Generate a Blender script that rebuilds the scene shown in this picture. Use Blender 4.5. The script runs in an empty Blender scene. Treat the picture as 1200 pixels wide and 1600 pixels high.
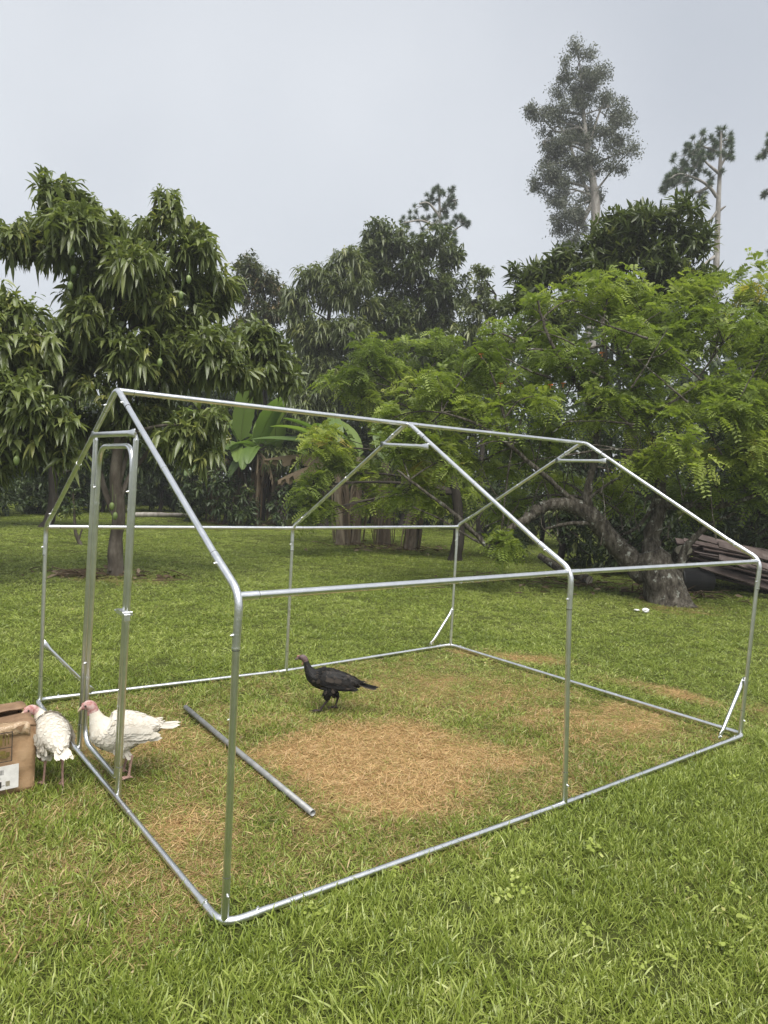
import bpy, math, random
import numpy as np
from mathutils import Vector, Matrix, Euler

# ------------------------------------------------------------------ camera, sky, sun, exposure
scene = bpy.context.scene
COL = scene.collection
rad = math.radians
CAM = np.array([-1.1925, -2.4327, 1.7168])
ROT = (1.525568, -0.0491107, -0.6510461)
FPX = 1124.6                                   # focal length in pixels of the 1200 x 1600 photograph
cd = bpy.data.cameras.new("camera")
cam = bpy.data.objects.new("camera", cd)
COL.objects.link(cam)
cam.location = CAM
cam.rotation_euler = ROT
cd.sensor_fit = 'VERTICAL'
cd.sensor_height = 36.0
cd.lens = FPX / 1600 * 36.0
cd.clip_start = 0.05
cd.clip_end = 3000
scene.camera = cam

SUN_EL, SUN_AZ = rad(62), rad(200)             # azimuth measured from +Y towards +X
world = bpy.data.worlds.new("World")
scene.world = world
world.use_nodes = True
wn, wl = world.node_tree.nodes, world.node_tree.links
wn.clear()
w_out = wn.new('ShaderNodeOutputWorld')
w_bg = wn.new('ShaderNodeBackground')
w_bg.inputs['Strength'].default_value = 0.1
w_sky = wn.new('ShaderNodeTexSky')
w_sky.sky_type = 'NISHITA'
w_sky.sun_disc = False
w_sky.sun_elevation = SUN_EL
w_sky.sun_rotation = SUN_AZ
w_sky.dust_density = 3.0
w_tc = wn.new('ShaderNodeTexCoord')
w_no = wn.new('ShaderNodeTexNoise')
w_no.inputs['Scale'].default_value = 1.7
w_no.inputs['Detail'].default_value = 3.0
w_no.inputs['Roughness'].default_value = 0.45
w_cr = wn.new('ShaderNodeValToRGB')
w_cr.color_ramp.elements[0].position = 0.3
w_cr.color_ramp.elements[0].color = (1.42, 1.50, 1.62, 1)
w_cr.color_ramp.elements[1].position = 0.72
w_cr.color_ramp.elements[1].color = (2.06, 2.12, 2.20, 1)
w_mx = wn.new('ShaderNodeMix')
w_mx.data_type = 'RGBA'
w_mx.inputs[0].default_value = 0.93            # a closed cloud deck over the clear sky
wl.new(w_tc.outputs['Generated'], w_no.inputs['Vector'])
wl.new(w_no.outputs['Fac'], w_cr.inputs['Fac'])
wl.new(w_sky.outputs['Color'], w_mx.inputs[6])
wl.new(w_cr.outputs['Color'], w_mx.inputs[7])
wl.new(w_mx.outputs[2], w_bg.inputs['Color'])
wl.new(w_bg.outputs['Background'], w_out.inputs['Surface'])

sl = bpy.data.lights.new("sun", 'SUN')
sl.energy = 1.5
sl.angle = rad(50)                             # sun behind cloud
sl.color = (1.0, 0.96, 0.9)
sun = bpy.data.objects.new("sun", sl)
COL.objects.link(sun)
sdir = Vector((math.sin(SUN_AZ) * math.cos(SUN_EL), math.cos(SUN_AZ) * math.cos(SUN_EL), math.sin(SUN_EL)))
sun.rotation_euler = sdir.to_track_quat('Z', 'Y').to_euler()

vs = scene.view_settings
vs.view_transform = 'Standard'
vs.look = 'None'
vs.exposure = 1.95
vs.gamma = 1.0
scene.render.engine = 'CYCLES'
scene.cycles.use_denoising = True
scene.cycles.max_bounces = 8
scene.cycles.diffuse_bounces = 4
scene.cycles.transparent_max_bounces = 8
scene.cycles.sample_clamp_indirect = 5.0

# ------------------------------------------------------------------ planning helpers
MC = np.array(Euler(ROT, 'XYZ').to_matrix())
GZ = -0.03                                     # mean ground level (pipe centres rest on z = 0)

def ray(px, py):
    d = MC @ np.array([(px - 600) / FPX, -(py - 800) / FPX, -1.0])
    return d / np.linalg.norm(d)

def at(px, py, dist):
    """world point seen at a photograph pixel, at a horizontal distance from the camera"""
    d = ray(px, py)
    return CAM + d * dist / math.hypot(d[0], d[1])

def foot(px, dist, z=GZ):
    q = at(px, 760, dist)
    q[2] = z
    return q

def ppm(dist):
    return FPX / dist

def unit(v):
    v = np.asarray(v, float)
    n = np.linalg.norm(v, axis=-1, keepdims=True)
    return v / np.maximum(n, 1e-9)

# ------------------------------------------------------------------ mesh helpers
class Geo:
    """collects vertices and polygons and builds one mesh"""
    def __init__(self):
        self.v, self.f, self.r, self.n = [], [], [], 0
    def add(self, verts, faces, rnd=0.0):
        verts = np.asarray(verts, float).reshape(-1, 3)
        faces = np.asarray(faces, int)
        self.v.append(verts)
        self.f.append(faces + self.n)
        self.r.append(np.broadcast_to(np.asarray(rnd, float), (len(verts),)).copy())
        self.n += len(verts)
        return self
    def mesh(self, name, mat=None, smooth=True):
        me = bpy.data.meshes.new(name)
        V = np.concatenate(self.v)
        loops, starts, tot = [], [], 0
        for f in self.f:
            k = f.shape[1]
            loops.append(f.reshape(-1))
            starts.append(tot + np.arange(len(f)) * k)
            tot += f.size
        L, S = np.concatenate(loops), np.concatenate(starts)
        me.vertices.add(len(V))
        me.vertices.foreach_set('co', V.reshape(-1))
        me.loops.add(len(L))
        me.loops.foreach_set('vertex_index', L)
        me.polygons.add(len(S))
        me.polygons.foreach_set('loop_start', S)
        me.polygons.foreach_set('use_smooth', np.full(len(S), smooth))
        a = me.attributes.new('rnd', 'FLOAT', 'POINT')
        a.data.foreach_set('value', np.concatenate(self.r))
        me.update(calc_edges=True)
        me.validate()
        if mat:
            me.materials.append(mat)
        return me

def link(name, me, parent=None, loc=None):
    o = bpy.data.objects.new(name, me)
    COL.objects.link(o)
    if parent is not None:
        o.parent = parent
    if loc is not None:
        o.location = loc
    return o

def tag(o, label=None, cat=None, group=None, kind=None):
    if label: o['label'] = label
    if cat: o['category'] = cat
    if group: o['group'] = group
    if kind: o['kind'] = kind
    return o

def thing(name, label, cat, loc=(0, 0, 0), rz=0.0, group=None):
    o = bpy.data.objects.new(name, None)
    COL.objects.link(o)
    o.empty_display_size = 0.1
    o.location = loc
    o.rotation_euler = (0, 0, rz)
    return tag(o, label, cat, group)

def tube(path, radii, n=12, cap=True, hollow=0.0):
    """tapered tube along a path -> verts, quads, (caps as quads too)"""
    P = np.asarray(path, float)
    m = len(P)
    R = np.broadcast_to(np.asarray(radii, float), (m,))
    T = np.gradient(P, axis=0)
    T = unit(T)
    ref = np.array([0, 0, 1.0]) if abs(T[0][2]) < 0.9 else np.array([1.0, 0, 0])
    u = unit(np.cross(T[0], ref))
    ang = np.linspace(0, 2 * math.pi, n, endpoint=False)
    V = []
    for i in range(m):
        u = unit(u - T[i] * np.dot(u, T[i]))
        w = np.cross(T[i], u)
        V.append(P[i] + R[i] * (np.outer(np.cos(ang), u) + np.outer(np.sin(ang), w)))
    V = np.concatenate(V)
    F = []
    for i in range(m - 1):
        a = i * n + np.arange(n)
        b = i * n + (np.arange(n) + 1) % n
        F.append(np.stack([a, b, b + n, a + n], 1))
    F = np.concatenate(F)
    caps = []
    if cap:
        k = len(V)
        V = np.concatenate([V, V[:n], V[-n:], P[:1], P[-1:]])
        c0, c1 = len(V) - 2, len(V) - 1
        for i in range(n):
            j = (i + 1) % n
            caps.append((k + j, k + i, c0))
            caps.append((k + n + i, k + n + j, c1))
    return V, F, np.array(caps, int).reshape(-1, 3)

def add_tube(g, path, radii, n=12, cap=True, rnd=0.0):
    V, F, K = tube(path, radii, n, cap)
    base = g.n
    g.add(V, F, rnd)
    if len(K):
        g.f.append(K + base)
    return g

def bez(a, b, c, k=8):
    t = np.linspace(0, 1, k)[:, None]
    a, b, c = map(np.asarray, (a, b, c))
    return a * (1 - t) ** 2 + 2 * b * t * (1 - t) + c * t ** 2

def smooth_path(pts, k=6):
    """Catmull-Rom through points"""
    P = np.asarray(pts, float)
    P = np.concatenate([[2 * P[0] - P[1]], P, [2 * P[-1] - P[-2]]])
    out = []
    for i in range(1, len(P) - 2):
        for t in np.linspace(0, 1, k, endpoint=False):
            p0, p1, p2, p3 = P[i - 1:i + 3]
            out.append(0.5 * (2 * p1 + (p2 - p0) * t + (2 * p0 - 5 * p1 + 4 * p2 - p3) * t * t + (3 * p1 - p0 - 3 * p2 + p3) * t ** 3))
    out.append(P[-2])
    return np.array(out)

def fillet(a, b, c, r, k=8):
    """path a -> b -> c with the corner at b rounded"""
    a, b, c = map(lambda q: np.asarray(q, float), (a, b, c))
    p, q = b + unit(a - b) * r, b + unit(c - b) * r
    return np.concatenate([[a], bez(p, b, q, k), [c]])

def boxgeo(g, sx, sy, sz, c=(0, 0, 0), M=None, rnd=0.0, bev=0.0):
    x, y, z = sx / 2, sy / 2, sz / 2
    if bev <= 0:
        V = np.array([[i, j, k] for i in (-x, x) for j in (-y, y) for k in (-z, z)], float)
        F = [[0, 1, 3, 2], [4, 6, 7, 5], [0, 4, 5, 1], [2, 3, 7, 6], [0, 2, 6, 4], [1, 5, 7, 3]]
        if M is not None: V = V @ np.asarray(M).T
        return g.add(V + np.asarray(c), F, rnd)
    # chamfered along x
    b = bev
    prof = np.array([[-y + b, -z], [y - b, -z], [y, -z + b], [y, z - b], [y - b, z], [-y + b, z], [-y, z - b], [-y, -z + b]])
    V = np.concatenate([np.c_[np.full(8, s), prof] for s in (-x, x)])
    F = [[i, (i + 1) % 8, 8 + (i + 1) % 8, 8 + i] for i in range(8)]
    if M is not None: V = V @ np.asarray(M).T
    base = g.n
    g.add(V + np.asarray(c), F, rnd)
    g.f.append(np.array([[7, 6, 5, 4, 3, 2, 1, 0], [8, 9, 10, 11, 12, 13, 14, 15]]) + base)
    return g

# ------------------------------------------------------------------ material helpers
def new_mat(name):
    m = bpy.data.materials.new(name)
    m.use_nodes = True
    nt = m.node_tree
    nt.nodes.clear()
    out = nt.nodes.new('ShaderNodeOutputMaterial')
    return m, nt, out

def principled(nt, **kw):
    b = nt.nodes.new('ShaderNodeBsdfPrincipled')
    for k, v in kw.items():
        b.inputs[k].default_value = v
    return b

def ramp(nt, stops, src=None):
    r = nt.nodes.new('ShaderNodeValToRGB')
    el = r.color_ramp.elements
    while len(el) < len(stops): el.new(0.5)
    for e, (p, c) in zip(el, stops):
        e.position = p
        e.color = (*c, 1)
    if src is not None: nt.links.new(src, r.inputs['Fac'])
    return r

def noise(nt, scale, detail=4, rough=0.55, coord='Object', vec=None):
    n = nt.nodes.new('ShaderNodeTexNoise')
    n.inputs['Scale'].default_value = scale
    n.inputs['Detail'].default_value = detail
    n.inputs['Roughness'].default_value = rough
    if vec is None:
        tc = nt.nodes.new('ShaderNodeTexCoord')
        vec = tc.outputs[coord]
    nt.links.new(vec, n.inputs['Vector'])
    return n

def bump(nt, src, dist, strength=1.0):
    b = nt.nodes.new('ShaderNodeBump')
    b.inputs['Distance'].default_value = dist
    b.inputs['Strength'].default_value = strength
    nt.links.new(src, b.inputs['Height'])
    return b

def mat_noise(name, stops, scale=5, rough=0.8, bumpd=0.0, bscale=None, metal=0.0, spec=0.5, detail=5):
    m, nt, out = new_mat(name)
    b = principled(nt, Roughness=rough, Metallic=metal)
    b.inputs['Specular IOR Level'].default_value = spec
    n = noise(nt, scale, detail)
    r = ramp(nt, stops, n.outputs['Fac'])
    nt.links.new(r.outputs['Color'], b.inputs['Base Color'])
    if bumpd:
        n2 = noise(nt, bscale or scale * 2, 5)
        bp = bump(nt, n2.outputs['Fac'], bumpd)
        nt.links.new(bp.outputs['Normal'], b.inputs['Normal'])
    nt.links.new(b.outputs['BSDF'], out.inputs['Surface'])
    return m

def mat_leaf(name, stops, rough=0.45, transl=0.3, tcol=1.5, spec=0.5):
    """leaf: diffuse/gloss plus light passing through; colour varies leaf by leaf"""
    m, nt, out = new_mat(name)
    a = nt.nodes.new('ShaderNodeAttribute')
    a.attribute_name = 'rnd'
    r = ramp(nt, stops, a.outputs['Fac'])
    b = principled(nt, Roughness=rough)
    b.inputs['Specular IOR Level'].default_value = spec
    nt.links.new(r.outputs['Color'], b.inputs['Base Color'])
    t = nt.nodes.new('ShaderNodeBsdfTranslucent')
    mu = nt.nodes.new('ShaderNodeMix')
    mu.data_type = 'RGBA'
    mu.blend_type = 'MULTIPLY'
    mu.inputs[0].default_value = 1.0
    mu.inputs[7].default_value = (tcol * 1.05, tcol * 1.1, tcol * 0.6, 1)
    nt.links.new(r.outputs['Color'], mu.inputs[6])
    nt.links.new(mu.outputs[2], t.inputs['Color'])
    x = nt.nodes.new('ShaderNodeMixShader')
    x.inputs[0].default_value = transl
    nt.links.new(b.outputs['BSDF'], x.inputs[1])
    nt.links.new(t.outputs['BSDF'], x.inputs[2])
    nt.links.new(x.outputs['Shader'], out.inputs['Surface'])
    return m

def mat_bark(name, stops, scale=6, lichen=0.0, bumpd=0.03, bscale=9):
    m, nt, out = new_mat(name)
    tc = nt.nodes.new('ShaderNodeTexCoord')
    mp = nt.nodes.new('ShaderNodeMapping')
    mp.inputs['Scale'].default_value = (1, 1, 0.35)
    nt.links.new(tc.outputs['Object'], mp.inputs['Vector'])
    n = noise(nt, scale, 6, 0.65, vec=mp.outputs['Vector'])
    r = ramp(nt, stops, n.outputs['Fac'])
    b = principled(nt, Roughness=0.9)
    b.inputs['Specular IOR Level'].default_value = 0.2
    col = r.outputs['Color']
    if lichen:
        n3 = noise(nt, 9.0, 5, 0.65)
        r3 = ramp(nt, [(0.62 - lichen, (0, 0, 0)), (0.68 - lichen, (1, 1, 1))], n3.outputs['Fac'])
        mx = nt.nodes.new('ShaderNodeMix')
        mx.data_type = 'RGBA'
        mx.inputs[7].default_value = (0.42, 0.43, 0.38, 1)
        nt.links.new(r3.outputs['Color'], mx.inputs[0])
        nt.links.new(col, mx.inputs[6])
        col = mx.outputs[2]
    nt.links.new(col, b.inputs['Base Color'])
    n2 = noise(nt, bscale, 6, 0.7, vec=mp.outputs['Vector'])
    bp = bump(nt, n2.outputs['Fac'], bumpd)
    nt.links.new(bp.outputs['Normal'], b.inputs['Normal'])
    nt.links.new(b.outputs['BSDF'], out.inputs['Surface'])
    return m

M = {}
M['steel'] = mat_noise('galvanised_steel', [(0.3, (0.70, 0.715, 0.725)), (0.7, (0.86, 0.87, 0.88))], scale=14, rough=0.31, metal=1.0, bumpd=0.0006, bscale=60)
M['steel_joint'] = mat_noise('galvanised_fitting', [(0.3, (0.66, 0.68, 0.69)), (0.7, (0.86, 0.87, 0.88))], scale=30, rough=0.36, metal=1.0, bumpd=0.001, bscale=90)
M['steel_dull'] = mat_noise('dull_grey_pipe', [(0.3, (0.22, 0.225, 0.22)), (0.7, (0.36, 0.365, 0.36))], scale=18, rough=0.55, metal=0.5)
M['seam'] = mat_noise('dark_seam', [(0.3, (0.05, 0.05, 0.05)), (0.7, (0.1, 0.1, 0.1))], rough=0.7)
M['black'] = mat_noise('black_plastic', [(0.3, (0.008, 0.008, 0.009)), (0.7, (0.02, 0.02, 0.02))], rough=0.5)

m, nt, out = new_mat('water')
b = principled(nt, Roughness=0.02, IOR=1.33)
b.inputs['Base Color'].default_value = (0.95, 0.97, 1, 1)
b.inputs['Transmission Weight'].default_value = 0.7
nt.links.new(b.outputs['BSDF'], out.inputs['Surface'])
M['water'] = m

# ------------------------------------------------------------------ ground
RAILS = [((0, 0), (4.02, 0)), ((0, 3.08), (4.02, 3.08)), ((0, 0), (0, 3.08)), ((4.02, 0), (4.02, 3.08)), ((0.83, 2.44), (0.76, 0.59))]
# dry, trampled patches: x, y, half length, half width, turn, strength
DRY = [(1.50, 1.02, 0.66, 0.56, 0.75, 1.35), (1.30, 1.30, 0.42, 0.30, -0.5, 0.9), (1.95, 0.80, 0.40, 0.30, -0.4, 0.75),
       (-0.12, 0.40, 0.36, 0.24, 0.9, 0.58), (0.10, 0.75, 0.4, 0.25, 0.5, 0.42), (-0.45, 0.75, 0.5, 0.45, 0, 0.38),
       (0.35, 2.15, 0.4, 0.3, 0.1, 0.55), (4.35, 2.45, 0.5, 0.22, -0.9, 0.75), (4.6, 1.0, 0.5, 0.20, -1.4, 0.65),
       (3.55, 0.75, 0.7, 0.35, -0.3, 0.5), (2.9, 1.9, 1.2, 0.7, -0.2, 0.24), (2.3, 0.45, 1.6, 0.35, 0, 0.26),
       (1.0, 1.4, 1.0, 1.2, 0.0, 0.20), (-0.35, 1.35, 0.5, 0.4, 0, 0.30), (4.75, 0.2, 0.35, 0.25, 0, 0.45),
       (2.4, 9.1, 0.7, 0.9, 0.2, 0.34), (9.2, 3.5, 0.8, 0.7, 0.3, 0.30), (10.3, 12.0, 1.4, 1.6, 0.0, 0.36),
       (1.1, -0.12, 0.35, 0.08, 0, 0.25)]

def hash_noise(x, y, seed=0):
    """smooth value noise"""
    x0, y0 = np.floor(x), np.floor(y)
    fx, fy = x - x0, y - y0
    fx, fy = fx * fx * (3 - 2 * fx), fy * fy * (3 - 2 * fy)
    def h(a, b_):
        s = np.sin(a * 127.1 + b_ * 311.7 + seed * 74.7) * 43758.5453
        return s - np.floor(s)
    return (h(x0, y0) * (1 - fx) + h(x0 + 1, y0) * fx) * (1 - fy) + (h(x0, y0 + 1) * (1 - fx) + h(x0 + 1, y0 + 1) * fx) * fy

def dryness(x, y):
    w = 0.16 * (hash_noise(x * 3.1, y * 3.1, 1) - 0.5), 0.16 * (hash_noise(x * 3.1, y * 3.1, 2) - 0.5)
    xx, yy = x + w[0], y + w[1]
    d = np.zeros_like(x)
    for cx, cy, a, b_, th, s in DRY:
        c, sn = math.cos(th), math.sin(th)
        u, v = ((xx - cx) * c + (yy - cy) * sn) / a, (-(xx - cx) * sn + (yy - cy) * c) / b_
        q = u * u + v * v
        d = np.maximum(d, s * np.exp(-0.85 * q ** 1.35))
    inside = (x > -0.02) & (x < 4.05) & (y > -0.02) & (y < 3.1)
    d = d + 0.27 * inside
    d = d + 0.34 * (hash_noise(x * 5.5, y * 5.5, 3) - 0.5) * (d > 0.08) + 0.22 * (hash_noise(x * 14, y * 14, 6) - 0.5) * (d > 0.15) + 0.12 * (hash_noise(x * 1.1, y * 1.1, 5) - 0.45)
    return np.clip(d, 0, 1)

def height(x, y):
    return GZ + 0.012 * (hash_noise(x * 1.7, y * 1.7, 7) - 0.5) + 0.03 * (hash_noise(x * 0.25, y * 0.25, 8) - 0.5) * np.clip(np.hypot(x, y) / 12 - 0.4, 0, 1)

def axis(c0, c1, fine, far):
    a = np.arange(c0, c1 + 1e-6, fine)
    ext = np.array([0.3, 0.9, 2, 4, 8, 14, 24, 45, 80, 120])
    return np.concatenate([c0 - ext[::-1], a, c1 + ext])
gx, gy = axis(-3, 14, 0.1, 0), axis(-4, 14, 0.1, 0)
X, Y = np.meshgrid(gx, gy, indexing='ij')
Zg = height(X, Y)
nx, ny = X.shape
idx = np.arange(nx * ny).reshape(nx, ny)
F = np.stack([idx[:-1, :-1], idx[1:, :-1], idx[1:, 1:], idx[:-1, 1:]], -1).reshape(-1, 4)
g = Geo()
g.add(np.stack([X, Y, Zg], -1).reshape(-1, 3), F, dryness(X, Y).reshape(-1))

m, nt, out = new_mat('lawn_soil_and_thatch')
a = nt.nodes.new('ShaderNodeAttribute')
a.attribute_name = 'rnd'
nf = noise(nt, 55, 4, 0.7)
nm = noise(nt, 2.2, 5, 0.6)
green = ramp(nt, [(0.30, (0.026, 0.030, 0.010)), (0.52, (0.070, 0.084, 0.020)), (0.75, (0.13, 0.145, 0.036))], nf.outputs['Fac'])
straw = ramp(nt, [(0.30, (0.12, 0.072, 0.034)), (0.5, (0.36, 0.228, 0.10)), (0.75, (0.68, 0.47, 0.235))], nf.outputs['Fac'])
ad = nt.nodes.new('ShaderNodeMath')
ad.operation = 'ADD'
sb = nt.nodes.new('ShaderNodeMath')
sb.operation = 'MULTIPLY_ADD'
sb.inputs[1].default_value = 0.5
sb.inputs[2].default_value = -0.25
nt.links.new(nm.outputs['Fac'], sb.inputs[0])
nt.links.new(sb.outputs[0], ad.inputs[0])
nt.links.new(a.outputs['Fac'], ad.inputs[1])
fr = ramp(nt, [(0.25, (0, 0, 0)), (0.80, (1, 1, 1))], ad.outputs[0])
mx = nt.nodes.new('ShaderNodeMix')
mx.data_type = 'RGBA'
nt.links.new(fr.outputs['Color'], mx.inputs[0])
nt.links.new(green.outputs['Color'], mx.inputs[6])
nt.links.new(straw.outputs['Color'], mx.inputs[7])
b = principled(nt, Roughness=0.95)
b.inputs['Specular IOR Level'].default_value = 0.1
nt.links.new(mx.outputs[2], b.inputs['Base Color'])
bp = bump(nt, nf.outputs['Fac'], 0.02)
nt.links.new(bp.outputs['Normal'], b.inputs['Normal'])
nt.links.new(b.outputs['BSDF'], out.inputs['Surface'])
ground = link('ground', g.mesh('ground', m))
tag(ground, 'mown lawn ground with bare dry patches under the grass', 'ground', kind='structure')

# ------------------------------------------------------------------ grass (geometry-node instances of small tufts)
def mat_blade():
    m, nt, out = new_mat('grass_blade')
    ar = nt.nodes.new('ShaderNodeAttribute'); ar.attribute_name = 'rnd'
    at_ = nt.nodes.new('ShaderNodeAttribute'); at_.attribute_type = 'INSTANCER'; at_.attribute_name = 'tint'
    ad_ = nt.nodes.new('ShaderNodeAttribute'); ad_.attribute_type = 'INSTANCER'; ad_.attribute_name = 'dry'
    gr = ramp(nt, [(0.0, (0.082, 0.122, 0.016)), (0.4, (0.190, 0.250, 0.038)), (0.75, (0.315, 0.378, 0.074)), (1.0, (0.48, 0.52, 0.19))], None)
    mix_in = nt.nodes.new('ShaderNodeMath'); mix_in.operation = 'MULTIPLY_ADD'
    mix_in.inputs[1].default_value = 0.55
    nt.links.new(ar.outputs['Fac'], mix_in.inputs[0])
    t2 = nt.nodes.new('ShaderNodeMath'); t2.operation = 'MULTIPLY'; t2.inputs[1].default_value = 0.45
    nt.links.new(at_.outputs['Fac'], t2.inputs[0])
    nt.links.new(t2.outputs[0], mix_in.inputs[2])
    nt.links.new(mix_in.outputs[0], gr.inputs['Fac'])
    st_f = ramp(nt, [(0.0, (0.28, 0.165, 0.070)), (0.5, (0.58, 0.39, 0.175)), (1.0, (0.82, 0.63, 0.34))], ar.outputs['Fac'])
    st_o = ramp(nt, [(0.0, (0.17, 0.108, 0.050)), (0.5, (0.34, 0.235, 0.105)), (1.0, (0.58, 0.45, 0.23))], ar.outputs['Fac'])
    fresh = ramp(nt, [(0.45, (0, 0, 0)), (0.85, (1, 1, 1))], ad_.outputs['Fac'])
    stm = nt.nodes.new('ShaderNodeMix'); stm.data_type = 'RGBA'
    nt.links.new(fresh.outputs['Color'], stm.inputs[0])
    nt.links.new(st_o.outputs['Color'], stm.inputs[6]); nt.links.new(st_f.outputs['Color'], stm.inputs[7])
    # a blade is straw where its own number falls below the tuft's dryness
    cmp_ = nt.nodes.new('ShaderNodeMath'); cmp_.operation = 'MULTIPLY'
    cmp_.inputs[1].default_value = 7.31
    nt.links.new(ar.outputs['Fac'], cmp_.inputs[0])
    frc = nt.nodes.new('ShaderNodeMath'); frc.operation = 'FRACT'
    nt.links.new(cmp_.outputs[0], frc.inputs[0])
    sub = nt.nodes.new('ShaderNodeMath'); sub.operation = 'SUBTRACT'
    nt.links.new(ad_.outputs['Fac'], sub.inputs[0]); nt.links.new(frc.outputs[0], sub.inputs[1])
    ml = nt.nodes.new('ShaderNodeMath'); ml.operation = 'MULTIPLY_ADD'; ml.use_clamp = True
    ml.inputs[1].default_value = 6.0; ml.inputs[2].default_value = 0.1
    nt.links.new(sub.outputs[0], ml.inputs[0])
    mx = nt.nodes.new('ShaderNodeMix'); mx.data_type = 'RGBA'
    nt.links.new(ml.outputs[0], mx.inputs[0])
    nt.links.new(gr.outputs['Color'], mx.inputs[6]); nt.links.new(stm.outputs[2], mx.inputs[7])
    b = principled(nt, Roughness=0.38)
    b.inputs['Specular IOR Level'].default_value = 0.5
    nt.links.new(mx.outputs[2], b.inputs['Base Color'])
    t = nt.nodes.new('ShaderNodeBsdfTranslucent')
    nt.links.new(mx.outputs[2], t.inputs['Color'])
    x = nt.nodes.new('ShaderNodeMixShader'); x.inputs[0].default_value = 0.3
    nt.links.new(b.outputs['BSDF'], x.inputs[1]); nt.links.new(t.outputs['BSDF'], x.inputs[2])
    nt.links.new(x.outputs['Shader'], out.inputs['Surface'])
    return m
M['blade'] = mat_blade()

def blades(rng, n, spread, L, W, lean, droop, flat=0.0):
    """n curved tapering blades: three stations"""
    ang = rng.uniform(0, 2 * math.pi, n)
    rr = spread * np.sqrt(rng.uniform(0, 1, n))
    base = np.stack([rr * np.cos(ang), rr * np.sin(ang), np.full(n, -0.006)], 1)
    az = rng.uniform(0, 2 * math.pi, n)
    ln = np.clip(rng.normal(lean, 0.28, n), 0.02, 1.52)
    d = np.stack([np.cos(az) * np.sin(ln), np.sin(az) * np.sin(ln), np.cos(ln)], 1)
    Ls = rng.uniform(*L, n)
    Ws = rng.uniform(*W, n)
    if flat:
        base[:, 2] += rng.uniform(0.002, flat, n)
    side = unit(np.cross(d, np.array([0, 0, 1.0])) + rng.normal(0, 0.35, (n, 3)))
    dr = rng.uniform(0.3, 1.0, n) * droop
    V = []
    for t, w in ((0, 0.7), (0.45, 1.0), (0.8, 0.62)):
        c = base + d * (Ls * t)[:, None] + np.array([0, 0, -1.0]) * (dr * Ls * t * t)[:, None]
        V += [c - side * (Ws * w / 2)[:, None], c + side * (Ws * w / 2)[:, None]]
    V.append(base + d * Ls[:, None] + np.array([0, 0, -1.0]) * (dr * Ls)[:, None])
    V = np.stack(V, 1)
    if flat:
        V[:, :, 2] = np.maximum(V[:, :, 2], 0.003 + 0.01 * rng.uniform(0, 1, (n, 1)))
    o = (np.arange(n) * 7)[:, None]
    Q = np.concatenate([o + np.array([[0, 1, 3, 2]]), o + np.array([[2, 3, 5, 4]])])
    T = o + np.array([[4, 5, 6]])
    return V.reshape(-1, 3), Q, T, np.repeat(rng.uniform(0, 1, n), 7)

def weed(rng, n):
    """small rounded weed leaves low in the turf"""
    G = Geo()
    for i in range(n):
        a_ = rng.uniform(0, 6.28); r_ = 0.05 * math.sqrt(rng.uniform())
        c = np.array([r_ * math.cos(a_), r_ * math.sin(a_), rng.uniform(0.02, 0.05)])
        s = rng.uniform(0.007, 0.013)
        th = np.linspace(0, 6.28, 7)[:-1] + rng.uniform(0, 1)
        tx, ty = rng.uniform(-0.5, 0.5, 2)
        P = np.stack([np.cos(th) * s, np.sin(th) * s * 0.8, (np.cos(th) * tx + np.sin(th) * ty) * s], 1) + c
        G.add(P, [[0, 1, 2, 3, 4, 5]], rng.uniform(0.45, 1.0))
    return G

tuft_col = bpy.data.collections.new('tufts')
def tuft(i, kind):
    rng = np.random.default_rng(100 + i)
    G = Geo()
    if kind == 'lush':
        V, Q, T, r = blades(rng, 26, 0.065, (0.04, 0.092), (0.003, 0.0066), 0.66, 0.45)
    elif kind == 'short':
        V, Q, T, r = blades(rng, 26, 0.065, (0.03, 0.06), (0.0025, 0.005), 0.75, 0.3)
    elif kind == 'worn':
        V, Q, T, r = blades(rng, 26, 0.065, (0.03, 0.075), (0.0018, 0.004), 1.05, 0.3, 0.006)
    elif kind == 'straw':
        V, Q, T, r = blades(rng, 40, 0.075, (0.02, 0.075), (0.0014, 0.0034), 1.34, 0.15, 0.02)
    elif kind == 'tall':
        V, Q, T, r = blades(rng, 14, 0.04, (0.08, 0.15), (0.004, 0.0075), 0.6, 0.45)
    if kind == 'weed':
        G = weed(rng, 16)
    else:
        G.add(V, Q, r)
        G.f.append(T)
    me = G.mesh('tuft', M['blade'], smooth=True)
    o = bpy.data.objects.new('tuft_%02d' % i, me)
    tuft_col.objects.link(o)
KINDS = ['lush'] * 4 + ['short'] * 3 + ['worn'] * 4 + ['straw'] * 4 + ['tall'] * 2 + ['weed'] * 2
for i, k in enumerate(KINDS):
    tuft(i, k)
KI = {k: [i for i, q in enumerate(KINDS) if q == k] for k in set(KINDS)}

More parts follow.
